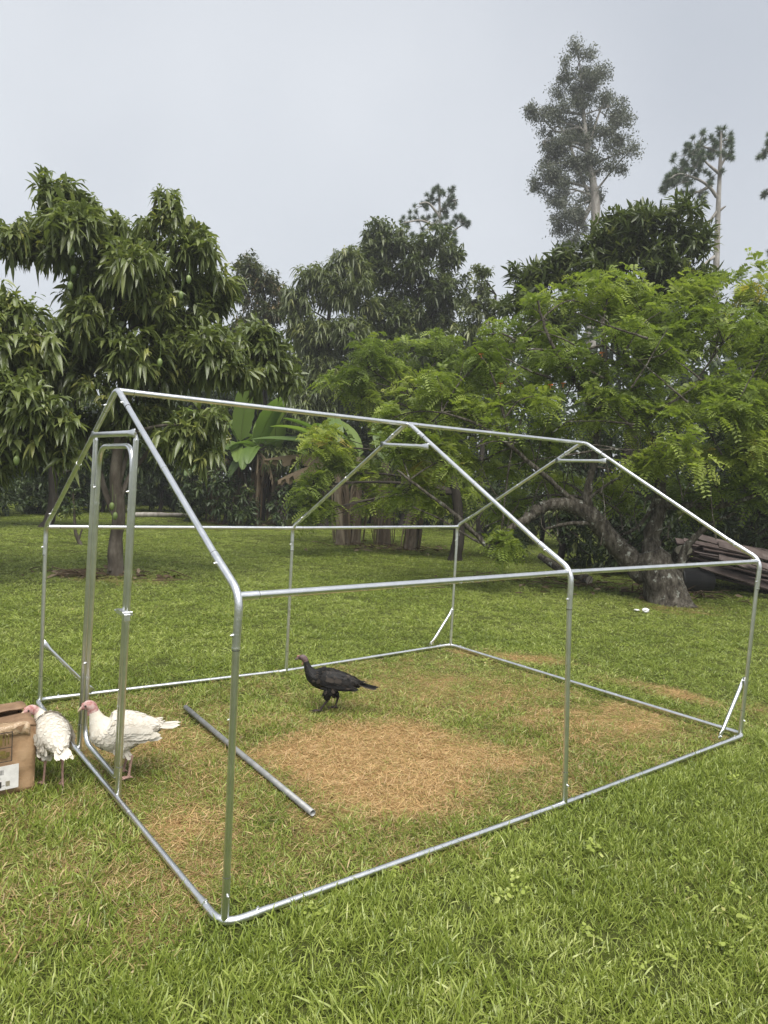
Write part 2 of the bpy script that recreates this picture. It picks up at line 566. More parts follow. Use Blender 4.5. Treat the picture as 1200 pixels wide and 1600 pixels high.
def scatter(seed):
    rng = np.random.default_rng(seed)
    fwd = math.atan2(*(MC @ np.array([0, 0, -1.0]))[[1, 0]])
    N = 640000
    # distance sampled so that density falls with distance
    ds = np.linspace(1.6, 36, 3000)
    rho = 620 * np.minimum(1, (4.6 / ds) ** 1.45)
    half = 0.78
    cdf = np.cumsum(rho * ds * 2 * half) * (ds[1] - ds[0])
    N = int(cdf[-1])
    d = np.interp(rng.uniform(0, cdf[-1], N), cdf, ds)
    th = fwd + rng.uniform(-half, half, N)
    x, y = CAM[0] + d * np.cos(th), CAM[1] + d * np.sin(th)
    dr = dryness(x, y)
    dr = np.clip(dr + rng.normal(0, 0.15, N) * (dr > 0.12), 0, 1)      # ragged edges
    # keep the pipes lying in the grass clear
    dist = np.full(N, 9.0)
    for (ax, ay), (bx, by) in RAILS:
        vx, vy = bx - ax, by - ay
        t = np.clip(((x - ax) * vx + (y - ay) * vy) / (vx * vx + vy * vy), 0, 1)
        dist = np.minimum(dist, np.hypot(x - ax - t * vx, y - ay - t * vy))
    keep = (dist > 0.012) & (rng.uniform(0, 1, N) < np.where(dr > 0.98, 0.9, 1.0))
    x, y, d, dr, dist = x[keep], y[keep], d[keep], dr[keep], dist[keep]
    N = len(x)
    u = rng.uniform(0, 1, N)
    vi = rng.choice(KI['lush'], N)
    sh = u < 0.35
    vi[sh] = rng.choice(KI['short'], sh.sum())
    tl = (u > 0.93) & (dr < 0.3) & (hash_noise(x * 1.9, y * 1.9, 31) > 0.45)
    vi[tl] = rng.choice(KI['tall'], tl.sum())
    wd = (u > 0.985) & (dr < 0.25) & (hash_noise(x * 1.3, y * 1.3, 21) > 0.5) & ~tl
    vi[wd] = rng.choice(KI['weed'], wd.sum())
    u2 = rng.uniform(0, 1, N)
    wn_ = dr > 0.18 + 0.3 * u2
    vi[wn_] = rng.choice(KI['worn'], wn_.sum())
    sw = dr > 0.45 + 0.25 * u2
    vi[sw] = rng.choice(KI['straw'], sw.sum())
    sc = rng.uniform(0.75, 1.2, N) * (0.86 + 0.35 * hash_noise(x * 2.3, y * 2.3, 11))
    zs = sc * np.where(dist < 0.05, 0.75, 1.0) * np.where(x + y > 4.3, 0.7, 1.0) * np.where((x > 0) & (y > 0), 0.8, 1.0)
    sxy = sc * (1 + 0.55 * np.clip((d - 5) / 12, 0, 1.6))
    P = np.stack([x, y, height(x, y)], 1)
    me = bpy.data.meshes.new('grass')
    me.vertices.add(N)
    me.vertices.foreach_set('co', P.reshape(-1))
    def attr(n, t, v, key='value'):
        me.attributes.new(n, t, 'POINT').data.foreach_set(key, np.ascontiguousarray(v).reshape(-1))
    attr('vi', 'INT', vi.astype(np.int32))
    attr('rot', 'FLOAT_VECTOR', np.stack([np.zeros(N), np.zeros(N), rng.uniform(0, 6.283, N)], 1), 'vector')
    attr('scl', 'FLOAT_VECTOR', np.stack([sxy, sxy, zs], 1), 'vector')
    tint = np.clip(0.65 * hash_noise(x * 0.9, y * 0.9, 41) + 0.55 * hash_noise(x * 4, y * 4, 42) - 0.12 + rng.uniform(-0.25, 0.3, N), 0, 1)
    attr('tint', 'FLOAT', tint)
    attr('dry', 'FLOAT', np.clip(dr * 1.08 - 0.01 + 0.04 * rng.uniform(0, 1, N), 0, 1))
    return me

def grass_nodes():
    ng = bpy.data.node_groups.new('scatter_tufts', 'GeometryNodeTree')
    ng.interface.new_socket('Geometry', in_out='INPUT', socket_type='NodeSocketGeometry')
    ng.interface.new_socket('Geometry', in_out='OUTPUT', socket_type='NodeSocketGeometry')
    N, L = ng.nodes, ng.links
    gi, go = N.new('NodeGroupInput'), N.new('NodeGroupOutput')
    ci = N.new('GeometryNodeCollectionInfo')
    ci.inputs['Collection'].default_value = tuft_col
    ci.inputs['Separate Children'].default_value = True
    ci.inputs['Reset Children'].default_value = True
    ip = N.new('GeometryNodeInstanceOnPoints')
    ip.inputs['Pick Instance'].default_value = True
    def named(n, t):
        a_ = N.new('GeometryNodeInputNamedAttribute')
        a_.data_type = t
        a_.inputs['Name'].default_value = n
        return a_.outputs['Attribute']
    er = N.new('FunctionNodeEulerToRotation')
    L.new(gi.outputs[0], ip.inputs['Points'])
    L.new(ci.outputs[0], ip.inputs['Instance'])
    L.new(named('vi', 'INT'), ip.inputs['Instance Index'])
    L.new(named('rot', 'FLOAT_VECTOR'), er.inputs[0])
    L.new(er.outputs[0], ip.inputs['Rotation'])
    L.new(named('scl', 'FLOAT_VECTOR'), ip.inputs['Scale'])
    L.new(ip.outputs[0], go.inputs[0])
    return ng
grass = link('grass', scatter(5))
gm = grass.modifiers.new('tufts', 'NODES')
gm.node_group = grass_nodes()
tag(grass, 'green lawn grass with worn straw-coloured patches inside the pipe frame', 'grass', kind='stuff')

# ------------------------------------------------------------------ the pipe frame of the walk-in run
J = {'b00': (-0.005, 0.002, -0.001), 'e00': (0.006, -0.004, 1.261), 'b10': (2.005, -0.009, -0.004), 'e10': (1.979, 0.028, 1.269),
     'b20': (4.028, -0.004, 0.013), 'e20': (4.029, -0.014, 1.272), 'r0': (0.006, 1.537, 2.133), 'r1': (2.011, 1.530, 2.126),
     'r2': (4.014, 1.548, 2.133), 'b01': (-0.026, 3.087, 0.014), 'e01': (0.011, 3.075, 1.268), 'b11': (2.010, 3.065, -0.019),
     'e11': (2.019, 3.066, 1.257), 'b21': (4.009, 3.092, 0.008), 'e21': (4.013, 3.086, 1.266)}
J = {k: np.array(v) for k, v in J.items()}
RP = 0.0143                                    # pipe radius
RF = 0.0158                                    # fitting radius
frame = thing('coop_frame', 'galvanised steel pipe frame of a walk-in poultry run with a gabled roof', 'frame')

def pipe(name, path, parent=frame, r=RP, mat='steel', n=16):
    g = Geo()
    add_tube(g, path, r, n)
    return link(name, g.mesh(name, M[mat]), parent)

def along(a, b, t):
    return a + (b - a) * t

def at_len(a, b, l):
    return a + unit(b - a) * l

def bolt(p, d, parent):
    d = unit(d)
    g = Geo()
    add_tube(g, [p, p + d * 0.006], 0.0075, 6)
    add_tube(g, [p + d * 0.006, p + d * 0.012], [0.0045, 0.003], 8)
    return link('bolt', g.mesh('bolt', M['steel_joint']), parent)

def sleeve(a, b, l0, l1, parent, r=RF):
    """short outer tube with a dark seam where the inner pipe enters"""
    p, q = at_len(a, b, l0), at_len(a, b, l1)
    s = pipe('sleeve', [p, q], parent, r, 'steel')
    if l1 - l0 > 0.03:
        u = unit(q - p)
        pipe('seam', [q - u * 0.0005, q + u * 0.0025], parent, r - 0.0006, 'seam')
    return s

corners = {'b00': ('b10', 'b01'), 'b20': ('b10', 'b21'), 'b01': ('b11', 'b00'), 'b21': ('b11', 'b20')}
# base rails: long sides in two lengths, the two ends in one
def base_rail(a, b, ka, kb):
    o = pipe('base_rail', [at_len(a, b, 0.10 if ka else 0.0), at_len(b, a, 0.10 if kb else 0.0)])
    return o
for s in '01':
    r1 = base_rail(J['b0' + s], J['b1' + s], True, False)
    r2 = base_rail(J['b1' + s], J['b2' + s], False, True)
    sleeve(J['b1' + s], J['b2' + s], -0.07, 0.07, r1)
    for rr, A, B in ((r1, J['b0' + s], J['b1' + s]), (r2, J['b1' + s], J['b2' + s])):
        sleeve(A, B, np.linalg.norm(B - A) * 0.5 - 0.05, np.linalg.norm(B - A) * 0.5 + 0.05, rr, RP + 0.0012)
for e in '02':
    rr = base_rail(J['b%s0' % e], J['b%s1' % e], True, True)
    for t in (0.36, 0.68):
        A, B = J['b%s0' % e], J['b%s1' % e]
        L = np.linalg.norm(B - A)
        sleeve(A, B, L * t - 0.05, L * t + 0.05, rr, RP + 0.0012)
for k, (p, q) in corners.items():
    A = J[k]
    el = pipe('corner_elbow', fillet(at_len(A, J[p], 0.20), A, at_len(A, J[q], 0.20), 0.085, 10), r=RF, mat='steel_joint')
    bolt(at_len(A, J[p], 0.15) + np.array([0, 0, RF - 0.002]), (0, 0, 1), el)
    bolt(at_len(A, J[q], 0.15) + np.array([0, 0, RF - 0.002]), (0, 0, 1), el)
# posts, eave elbows, rafters, ridge elbows
for i in '012':
    ridge = J['r' + i]
    for s in '01':
        b0, e0 = J['b' + i + s], J['e' + i + s]
        # posts at the corners stand inside the bend of the base elbow
        foot_ = b0.copy()
        if i in '02':
            foot_ = b0 + (unit(J['b1' + s] - b0) + unit(J['b' + i + ('1' if s == '0' else '0')] - b0)) * 0.022
        foot_[2] = b0[2] + 0.004
        po = pipe('post', [foot_, at_len(e0, b0, 0.12)])
        sleeve(foot_, e0, 0.0, 0.17, po, RP + 0.0012)
        bolt(at_len(foot_, e0, 0.10) + np.array([0, -RF if s == '0' else RF, 0]) * 0.9, (0, -1 if s == '0' else 1, 0), po)
        off = 0.25 * 0.07 * (unit(b0 - e0) + unit(ridge - e0))
        el = pipe('eave_elbow', fillet(at_len(e0, b0, 0.20), e0 - off * 0.6, at_len(e0, ridge, 0.26), 0.07, 10), r=RF, mat='steel_joint')
        sleeve(e0, b0, 0.196, 0.204, el, RF + 0.0012)
        for tgt, dd in ((b0, 0.2045), (ridge, 0.2605)):
            pipe('seam', [at_len(e0, tgt, dd), at_len(e0, tgt, dd + 0.004)], el, RF - 0.0006, 'seam')
        for dd, tgt in ((0.15, b0), (0.2, ridge)):
            bolt(at_len(e0, tgt, dd) + np.array([-RF * 0.9, 0, 0]), (-1, 0, 0), el)
        ra = pipe('rafter', [at_len(e0, ridge, 0.12), at_len(ridge, e0, 0.05)])
        L = np.linalg.norm(ridge - e0)
        sleeve(e0, ridge, L * 0.52, L * 0.52 + 0.012, ra, RP + 0.0016)
    re_ = pipe('ridge_elbow', fillet(at_len(ridge, J['e' + i + '0'], 0.22), ridge, at_len(ridge, J['e' + i + '1'], 0.22), 0.06, 10), r=RF, mat='steel_joint')
    for s in '01':
        pipe('seam', [at_len(ridge, J['e' + i + s], 0.2205), at_len(ridge, J['e' + i + s], 0.2245)], re_, RF - 0.0006, 'seam')
        bolt(at_len(ridge, J['e' + i + s], 0.17) + np.array([-RF * 0.9, 0, 0]), (-1, 0, 0), re_)
# rails along the eaves and the ridge
for nm, keys in (('eave_rail', ('e00', 'e10', 'e20')), ('eave_rail', ('e01', 'e11', 'e21')), ('ridge_pole', ('r0', 'r1', 'r2'))):
    for a_, b_ in zip(keys[:-1], keys[1:]):
        A, B = J[a_], J[b_]
        if nm == 'ridge_pole':
            A, B = A - np.array([0, 0, 0.012]), B - np.array([0, 0, 0.012])
        if nm == 'eave_rail':
            ins = np.array([0, 0.010 if keys[0] == 'e00' else -0.010, -0.006])
            A, B = A + ins, B + ins
        A2, B2 = at_len(A, B, 0.006), at_len(B, A, 0.006)
        rl = pipe(nm, [A2, B2], r=RP * 1.05)
        sleeve(A2, B2, 0.0, 0.08, rl, RP + 0.002)
        L = np.linalg.norm(B2 - A2)
        sleeve(A2, B2, L - 0.08, L, rl, RP + 0.002)

def flat_bar(name, a, b, parent=frame, r=0.0135):
    """tube with both ends pressed flat and bolted"""
    a, b = np.asarray(a, float), np.asarray(b, float)
    ax = unit(b - a)
    side = unit(np.cross(ax, [0, 0, 1]))
    up = np.cross(side, ax)
    L = np.linalg.norm(b - a)
    st = [0, 0.035, 0.075, L - 0.075, L - 0.035, L]
    ws = [(0.021, 0.0025)] * 2 + [(r, r)] * 2 + [(0.021, 0.0025)] * 2
    th = np.linspace(0, 2 * math.pi, 14, endpoint=False)
    V, F = [], []
    for t, (h, w) in zip(st, ws):
        V.append(a + ax * t + np.outer(np.cos(th) * h, up) + np.outer(np.sin(th) * w, side))
    for i in range(5):
        k = i * 14 + np.arange(14)
        k2 = i * 14 + (np.arange(14) + 1) % 14
        F.append(np.stack([k, k2, k2 + 14, k + 14], 1))
    g = Geo()
    g.add(np.concatenate(V), np.concatenate(F))
    g.f.append(np.array([np.arange(14)[::-1], 70 + np.arange(14)]))
    o = link(name, g.mesh(name, M['steel']), parent)
    for p, sgn in ((a + ax * 0.02, -1), (b - ax * 0.02, -1)):
        bolt(p + side * 0.002 * sgn, side * sgn, o)
    return o

flat_bar('crossbar', (-0.018, 1.905, 1.889), (-0.018, 1.150, 1.885), r=0.0155)
flat_bar('crossbar', (1.985, 1.800, 1.972), (1.985, 1.262, 1.952))
flat_bar('crossbar', (3.995, 1.830, 1.965), (3.995, 1.290, 1.965))
# corner braces from the posts down to the long base rails
flat_bar('brace', (0.00, 3.068, 0.44), (0.36, 3.068, 0.03))
flat_bar('brace', (4.00, 3.068, 0.40), (3.70, 3.068, 0.03))
flat_bar('brace', (4.015, 0.025, 0.42), (3.72, 0.025, 0.03))
# door posts and the hinged door leaf
DPL = (np.array([0.0, 2.03, 0.0]), np.array([0.0, 1.885, 1.86]))
DPR = (np.array([0.0, 1.285, 0.0]), np.array([0.0, 1.185, 1.85]))
for A, B in (DPL, DPR):
    dp = pipe('door_post', [A, B])
    sleeve(A, B, -0.0, 0.16, dp, RP + 0.002)
    sleeve(A, B, 1.60, 1.61, dp, RP + 0.002)
    flat = B + np.array([0, 0, 0.03])
    pipe('post_tip', [B, flat], dp, [RP, 0.006], 'steel_joint')
def dpt(yf, z):
    """point in the plane of the door: 0 = left post, 1 = right post"""
    a_ = along(DPL[0], DPL[1], z / 1.86)
    b_ = along(DPR[0], DPR[1], z / 1.85)
    q = along(a_, b_, yf)
    q[2] = z
    return q
door = thing('door', None, None)
door.parent = frame
dz0, dz1, k0, k1 = 0.075, 1.825, 0.065, 0.90
loop = np.concatenate([
    [dpt(k0, 0.6)], bez(dpt(k0, dz0 + 0.13), dpt(k0, dz0), dpt(k0 + 0.17, dz0), 9),
    bez(dpt(k1 - 0.03, dz0 + 0.0), dpt(k1, dz0), dpt(k1, dz0 + 0.04), 5), [dpt(k1, 0.6), dpt(k1, 1.2)],
    bez(dpt(k1, dz1 - 0.13), dpt(k1, dz1), dpt(k1 - 0.17, dz1), 9),
    bez(dpt(k0 + 0.17, dz1), dpt(k0, dz1), dpt(k0, dz1 - 0.13), 9), [dpt(k0, 1.2), dpt(k0, 0.6)]])
loop[:, 0] += 0.012
pipe('door_tube', loop, door)
for kk in (k0, k1):
    for z in (0.46, 1.50):
        A, B = dpt(kk, z - 0.006) + np.array([0.012, 0, 0]), dpt(kk, z + 0.006) + np.array([0.012, 0, 0])
        pipe('joint_ring', [A, B], door, RP + 0.0016, 'steel_joint')
        bolt(dpt(kk, z + 0.09) + np.array([0.012 - RP, 0, 0]), (-1, 0, 0), door)
# latch: bracket across door edge and post with a sliding bolt
lz = 0.972
g = Geo()
mid = along(dpt(k1, lz), dpt(1.0, lz), 0.5)
boxgeo(g, 0.05, 0.11, 0.022, mid + np.array([-0.004, 0, 0]), bev=0.003)
boxgeo(g, 0.03, 0.03, 0.036, dpt(1.04, lz) + np.array([-0.02, -0.02, -0.01]), bev=0.003)
lt = link('latch', g.mesh('latch', M['steel_joint'], smooth=False), door)
g = Geo()
add_tube(g, [dpt(0.78, lz - 0.01) + np.array([-0.012, 0, 0]), dpt(0.92, lz - 0.01) + np.array([-0.012, 0, 0])], 0.005, 8)
link('slide_bolt', g.mesh('slide_bolt', M['steel_joint']), lt)
# rain drops hanging under the rails
rng = np.random.default_rng(3)
th = np.linspace(0, 2 * math.pi, 6, endpoint=False)
g = Geo()
def drops(A, B, n, r):
    for t in rng.uniform(0.02, 0.98, n):
        if math.sin(t * 23) + rng.normal(0, 0.6) < 0: continue
        c = along(A, B, t) + np.array([0, 0, -r - 0.001])
        s = rng.uniform(0.0022, 0.0042)
        V = [c + np.array([0, 0, s * 0.8])] + [c + np.array([s * math.cos(q), s * math.sin(q), 0]) for q in th] + [c - np.array([0, 0, s * 1.2])]
        F = [(0, 1 + i, 1 + (i + 1) % 6) for i in range(6)] + [(7, 1 + (i + 1) % 6, 1 + i) for i in range(6)]
        g.add(V, F)
for a_, b_, n in (('e00', 'e10', 110), ('e10', 'e20', 60), ('r0', 'r1', 110), ('r1', 'r2', 50), ('e01', 'e11', 40), ('e11', 'e21', 30)):
    A, B = J[a_], J[b_]
    if a_[0] == 'r': A, B = A - np.array([0, 0, 0.012]), B - np.array([0, 0, 0.012])
    drops(A, B, n, RP)
wd = link('rain_drops', g.mesh('rain_drops', M['water']), frame)
wd['kind'] = 'stuff'

# loose pipe lying in the grass
g = Geo()
A, B = np.array([0.83, 2.44, 0.015]), np.array([0.76, 0.59, 0.006])
r = 0.0168
V, F, K = tube([A, along(A, B, 0.5) + np.array([0, 0, -0.004]), B], r, 16, False)
g.add(V, F)
V2, F2, _ = tube([A, along(A, B, 0.5) + np.array([0, 0, -0.004]), B], r - 0.002, 16, False)
base = g.n
g.add(V2, F2[:, ::-1])
n = 16
k, k2 = np.arange(n), (np.arange(n) + 1) % n
g.f.append(np.stack([k, base + k, base + k2, k2], 1))
o2 = 2 * n
g.f.append(np.stack([o2 + k2, base + o2 + k2, base + o2 + k, o2 + k], 1))
lp = link('loose_pipe', g.mesh('loose_pipe', M['steel_dull']))
tag(lp, 'dull grey steel pipe lying loose in the grass beside the straw patch', 'pipe')

# ------------------------------------------------------------------ cardboard box
def mat_card():
    m, nt, out = new_mat('cardboard')
    n1, n2 = noise(nt, 7, 5, 0.6), noise(nt, 40, 3)
    r = ramp(nt, [(0.28, (0.20, 0.115, 0.06)), (0.5, (0.36, 0.23, 0.125)), (0.75, (0.44, 0.30, 0.18))], n1.outputs['Fac'])
    b = principled(nt, Roughness=0.75)
    nt.links.new(r.outputs['Color'], b.inputs['Base Color'])
    bp = bump(nt, n1.outputs['Fac'], 0.012)
    nt.links.new(bp.outputs['Normal'], b.inputs['Normal'])
    nt.links.new(b.outputs['BSDF'], out.inputs['Surface'])
    return m
M['card'] = mat_card()
M['card_dark'] = mat_noise('damp_cardboard', [(0.3, (0.13, 0.075, 0.04)), (0.7, (0.27, 0.17, 0.095))], scale=9, rough=0.6, bumpd=0.008)
M['tape'] = mat_noise('packing_tape', [(0.3, (0.27, 0.18, 0.10)), (0.55, (0.38, 0.27, 0.165)), (0.72, (0.56, 0.46, 0.34))], scale=16, rough=0.16, bumpd=0.02, bscale=24)
M['paper'] = mat_noise('paper_label', [(0.3, (0.55, 0.54, 0.52)), (0.7, (0.74, 0.73, 0.71))], scale=20, rough=0.5)
M['ink'] = mat_noise('black_ink', [(0.3, (0.02, 0.02, 0.02)), (0.7, (0.05, 0.045, 0.04))], rough=0.6)
M['ink_olive'] = mat_noise('olive_print', [(0.3, (0.09, 0.07, 0.02)), (0.7, (0.20, 0.15, 0.03))], scale=30, rough=0.6)
BX1, BY0, BH = -0.335, 1.62, 0.365
BXL, BYD = 0.62, 0.36
box = thing('cardboard_box', 'battered brown cardboard box with a white shipping label, standing in the grass', 'box', (BX1 - BXL / 2, BY0 + BYD / 2, GZ + 0.012))
box.rotation_euler = (0.0, 0.0, 0.03)
rngb = np.random.default_rng(8)
def crumple_panel(fn, nu, nv, amp, seed, thick=0.006):
    """a bent board sheet with thickness: fn(u,v) -> point, normal"""
    rg = np.random.default_rng(seed)
    U, Vv = np.meshgrid(np.linspace(0, 1, nu), np.linspace(0, 1, nv), indexing='ij')
    ns = hash_noise(U * 5 + seed * 3.1, Vv * 5, seed) - 0.5 + 0.5 * (hash_noise(U * 13, Vv * 13, seed + 9) - 0.5)
    P = np.array([[fn(U[i, j], Vv[i, j]) for j in range(nv)] for i in range(nu)])
    du, dv = np.gradient(P, axis=0), np.gradient(P, axis=1)
    Nn = unit(np.cross(du, dv))
    A_ = P + Nn * (ns * amp)[..., None]
    B_ = A_ - Nn * thick
    id_ = np.arange(nu * nv).reshape(nu, nv)
    Fq = np.stack([id_[:-1, :-1], id_[1:, :-1], id_[1:, 1:], id_[:-1, 1:]], -1).reshape(-1, 4)
    g = Geo()
    g.add(np.concatenate([A_.reshape(-1, 3), B_.reshape(-1, 3)]), np.concatenate([Fq, Fq[:, ::-1] + nu * nv]))
    rim = np.concatenate([id_[:, 0], id_[-1, 1:], id_[-2::-1, -1], id_[0, -2:0:-1]])
    r2 = np.roll(rim, -1)
    g.f.append(np.stack([rim, rim + nu * nv, r2 + nu * nv, r2], 1))
    return g
hx, hy = BXL / 2, BYD / 2
def bulge(u, v): return 0.016 * math.sin(math.pi * u) * math.sin(math.pi * v)
def top_r(u): return 0.018 * max(0, (u - 0.9) * 10) ** 2      # crushed far corner
link('front_panel', crumple_panel(lambda u, v: (-hx + u * BXL, -hy - bulge(u, v), v * (BH - top_r(u))), 24, 14, 0.007, 1).mesh('front_panel', M['card']), box)
link('back_panel', crumple_panel(lambda u, v: (hx - u * BXL, hy + bulge(u, v), v * BH), 12, 8, 0.006, 2).mesh('back_panel', M['card']), box)
link('side_panel', crumple_panel(lambda u, v: (hx + bulge(u, v), -hy + u * BYD, v * (BH - 0.02)), 12, 10, 0.006, 3).mesh('side_panel', M['card']), box)
link('side_panel', crumple_panel(lambda u, v: (-hx - bulge(u, v), hy - u * BYD, v * BH), 12, 10, 0.006, 4).mesh('side_panel', M['card']), box)
link('bottom_panel', crumple_panel(lambda u, v: (-hx + u * BXL, hy - v * BYD, 0.006), 8, 8, 0.003, 5).mesh('bottom_panel', M['card']), box)
link('flap', crumple_panel(lambda u, v: (-hx + u * BXL, -hy - 0.004 + v * BYD * 0.53, BH + 0.004 - top_r(u) * (1 - v) + 0.016 * math.sin(3 * v) + 0.012 * math.sin(6 * u)), 22, 12, 0.012, 6).mesh('flap', M['card_dark']), box)
link('flap', crumple_panel(lambda u, v: (-hx + u * BXL, hy + 0.004 - (1 - v) * BYD * 0.49, BH + 0.010 + 0.02 * math.sin(2.5 * (1 - v))), 22, 12, 0.012, 7).mesh('flap', M['card_dark']), box)
# shiny crumpled tape over the front top edge
def tape_fn(u, v):
    x = -hx + 0.02 + u * (BXL - 0.05)
    s = v * 0.10
    if s < 0.045: return (x, -hy - 0.012 - bulge(u, 0.9), BH - 0.045 + s - top_r(u))
    return (x, -hy - 0.012 + (s - 0.045), BH + 0.016 - top_r(u) + 0.010 * math.sin(6 * u))
link('tape', crumple_panel(tape_fn, 40, 8, 0.014, 11, 0.0008).mesh('tape', M['tape']), box)
# printing and the label on the front panel (x from the right-hand edge, z from the bottom)
FRONT = -hy - 0.030
def decal(name, x0, x1, z0, z1, mat, lift=0.0, parent=box, t=0.0012, tilt=0.0):
    g = Geo()
    cx_, cz_ = (x0 + x1) / 2, (z0 + z1) / 2
    c, s = math.cos(tilt), math.sin(tilt)
    boxgeo(g, x1 - x0, t, z1 - z0, (hx - 0.0 + cx_, FRONT - lift, cz_), M=[[c, 0, -s], [0, 1, 0], [s, 0, c]])
    return link(name, g.mesh(name, M[mat], smooth=False), parent)
lab = decal('shipping_label', -0.40, -0.085, 0.045, 0.17, 'paper')
for i in range(9):
    z = 0.160 - i * 0.013
    x = -0.39 + (i % 3) * 0.01
    decal('print_line', x, x + 0.05 + 0.2 * ((i * 37) % 10) / 10, z - 0.0018, z, 'ink', 0.0014, lab)
for i in range(12):
    x = -0.22 + i * 0.0055
    decal('barcode_bar', x, x + (0.0018 if i % 3 else 0.0032), 0.125, 0.150, 'ink', 0.0014, lab)
decal('print_square', -0.192, -0.165, 0.058, 0.090, 'ink', 0.0014, lab)
for x in (-0.23, -0.145):
    for q in range(4):
        decal('barcode_bar', x + q * 0.005, x + q * 0.005 + 0.003, 0.062, 0.088, 'ink_olive', 0.0014, lab)
pr = decal('printed_panel', -0.205, -0.190, 0.19, 0.345, 'ink', 0.0)
for (x0, x1, z0, z1) in ((-0.19, -0.118, 0.341, 0.345), (-0.19, -0.118, 0.19, 0.194), (-0.122, -0.118, 0.194, 0.341), (-0.19, -0.122, 0.262, 0.265)):
    decal('print_line', x0, x1, z0, z1, 'ink', 0.0004, pr)
for (x0, x1, z0, z1) in ((-0.185, -0.165, 0.275, 0.335), (-0.155, -0.148, 0.275, 0.335), (-0.140, -0.134, 0.28, 0.33), (-0.18, -0.14, 0.21, 0.225), (-0.175, -0.15, 0.228, 0.25), (-0.147, -0.13, 0.215, 0.24)):
    decal('pictogram', x0, x1, z0, z1, 'ink_olive', 0.0004, pr)
for i in range(6):
    z = 0.345 - i * 0.027
    decal('large_letter', -0.262, -0.220, z - 0.020, z - 0.013, 'ink', 0.0004, pr)
    if i % 2: decal('large_letter', -0.262, -0.252, z - 0.014, z + 0.008, 'ink', 0.0006, pr)
g = Geo()
g.add([(hx - 0.105, FRONT, 0.365), (hx - 0.06, FRONT, 0.372), (hx - 0.08, FRONT, 0.335), (hx - 0.105, FRONT + 0.001, 0.365), (hx - 0.06, FRONT + 0.001, 0.372), (hx - 0.08, FRONT + 0.001, 0.335)],
      [[0, 2, 1], [3, 4, 5]])
link('torn_patch', g.mesh('torn_patch', M['card_dark'], smooth=False), box)

# ------------------------------------------------------------------ turkeys
def mat_bird(name, feather, skin, leg, feather2, spec=0.3):
    m, nt, out = new_mat(name)
    a = nt.nodes.new('ShaderNodeAttribute'); a.attribute_name = 'rnd'
    n = noise(nt, 30, 4)
    fe = ramp(nt, [(0.3, feather2), (0.7, feather)], n.outputs['Fac'])
    n2 = noise(nt, 45, 5)
    sk = ramp(nt, [(0.36, (skin[0] * 0.72, skin[1] * 0.5, skin[2] * 0.5)), (0.5, skin), (0.64, (skin[0] * 1.12, skin[1] * 1.35, skin[2] * 1.35))], n2.outputs['Fac'])
    lg = ramp(nt, [(0.3, tuple(c * 0.6 for c in leg)), (0.7, leg)], n2.outputs['Fac'])
    f1 = nt.nodes.new('ShaderNodeMapRange'); f1.inputs[1].default_value = 0.3; f1.inputs[2].default_value = 0.7
    f2 = nt.nodes.new('ShaderNodeMapRange'); f2.inputs[1].default_value = 1.3; f2.inputs[2].default_value = 1.7
    for f in (f1, f2): nt.links.new(a.outputs['Fac'], f.inputs[0])
    m1 = nt.nodes.new('ShaderNodeMix'); m1.data_type = 'RGBA'
    m2 = nt.nodes.new('ShaderNodeMix'); m2.data_type = 'RGBA'
    nt.links.new(f1.outputs[0], m1.inputs[0]); nt.links.new(fe.outputs['Color'], m1.inputs[6]); nt.links.new(sk.outputs['Color'], m1.inputs[7])
    nt.links.new(f2.outputs[0], m2.inputs[0]); nt.links.new(m1.outputs[2], m2.inputs[6]); nt.links.new(lg.outputs['Color'], m2.inputs[7])
    b = principled(nt, Roughness=0.75)
    b.inputs['Specular IOR Level'].default_value = spec
    nt.links.new(m2.outputs[2], b.inputs['Base Color'])
    bp = bump(nt, n2.outputs['Fac'], 0.003)
    nt.links.new(bp.outputs['Normal'], b.inputs['Normal'])
    nt.links.new(b.outputs['BSDF'], out.inputs['Surface'])
    return m
def mat_feather(name, stops, rough=0.6, spec=0.3, tr=0.15):
    return mat_leaf(name, stops, rough, tr, 0.9, spec)
M['wbody'] = mat_bird('white_turkey_skin', (0.60, 0.56, 0.485), (0.44, 0.27, 0.25), (0.46, 0.29, 0.24), (0.64, 0.59, 0.50))
M['bbody'] = mat_bird('black_turkey_skin', (0.016, 0.015, 0.015), (0.125, 0.085, 0.085), (0.045, 0.032, 0.032), (0.009, 0.009, 0.009))
m, nt, out = new_mat('white_feather')
def feather_mat(name, stops, rough):
    m, nt, out = new_mat(name)
    a = nt.nodes.new('ShaderNodeAttribute'); a.attribute_name = 'rnd'
    r = ramp(nt, stops, a.outputs['Fac'])
    b = principled(nt, Roughness=rough)
    b.inputs['Specular IOR Level'].default_value = 0.3
    nt.links.new(r.outputs['Color'], b.inputs['Base Color'])
    nt.links.new(b.outputs['BSDF'], out.inputs['Surface'])
    return m
M['wfeather'] = feather_mat('white_feathers', [(0.0, (0.52, 0.47, 0.38)), (0.2, (0.59, 0.55, 0.475)), (1.0, (0.63, 0.60, 0.53))], 0.8)
M['bfeather'] = feather_mat('black_feathers', [(0.0, (0.003, 0.003, 0.003)), (0.7, (0.009, 0.008, 0.007)), (1.0, (0.055, 0.044, 0.034))], 0.6)
M['wattle'] = mat_noise('wattle_skin', [(0.3, (0.36, 0.14, 0.13)), (0.7, (0.55, 0.27, 0.25))], scale=60, rough=0.5)
M['eye'] = mat_noise('dark_eye', [(0.3, (0.01, 0.008, 0.006)), (0.7, (0.02, 0.015, 0.01))], rough=0.1)
M['beak'] = mat_noise('horn_beak', [(0.3, (0.45, 0.33, 0.24)), (0.7, (0.58, 0.45, 0.34))], rough=0.4)
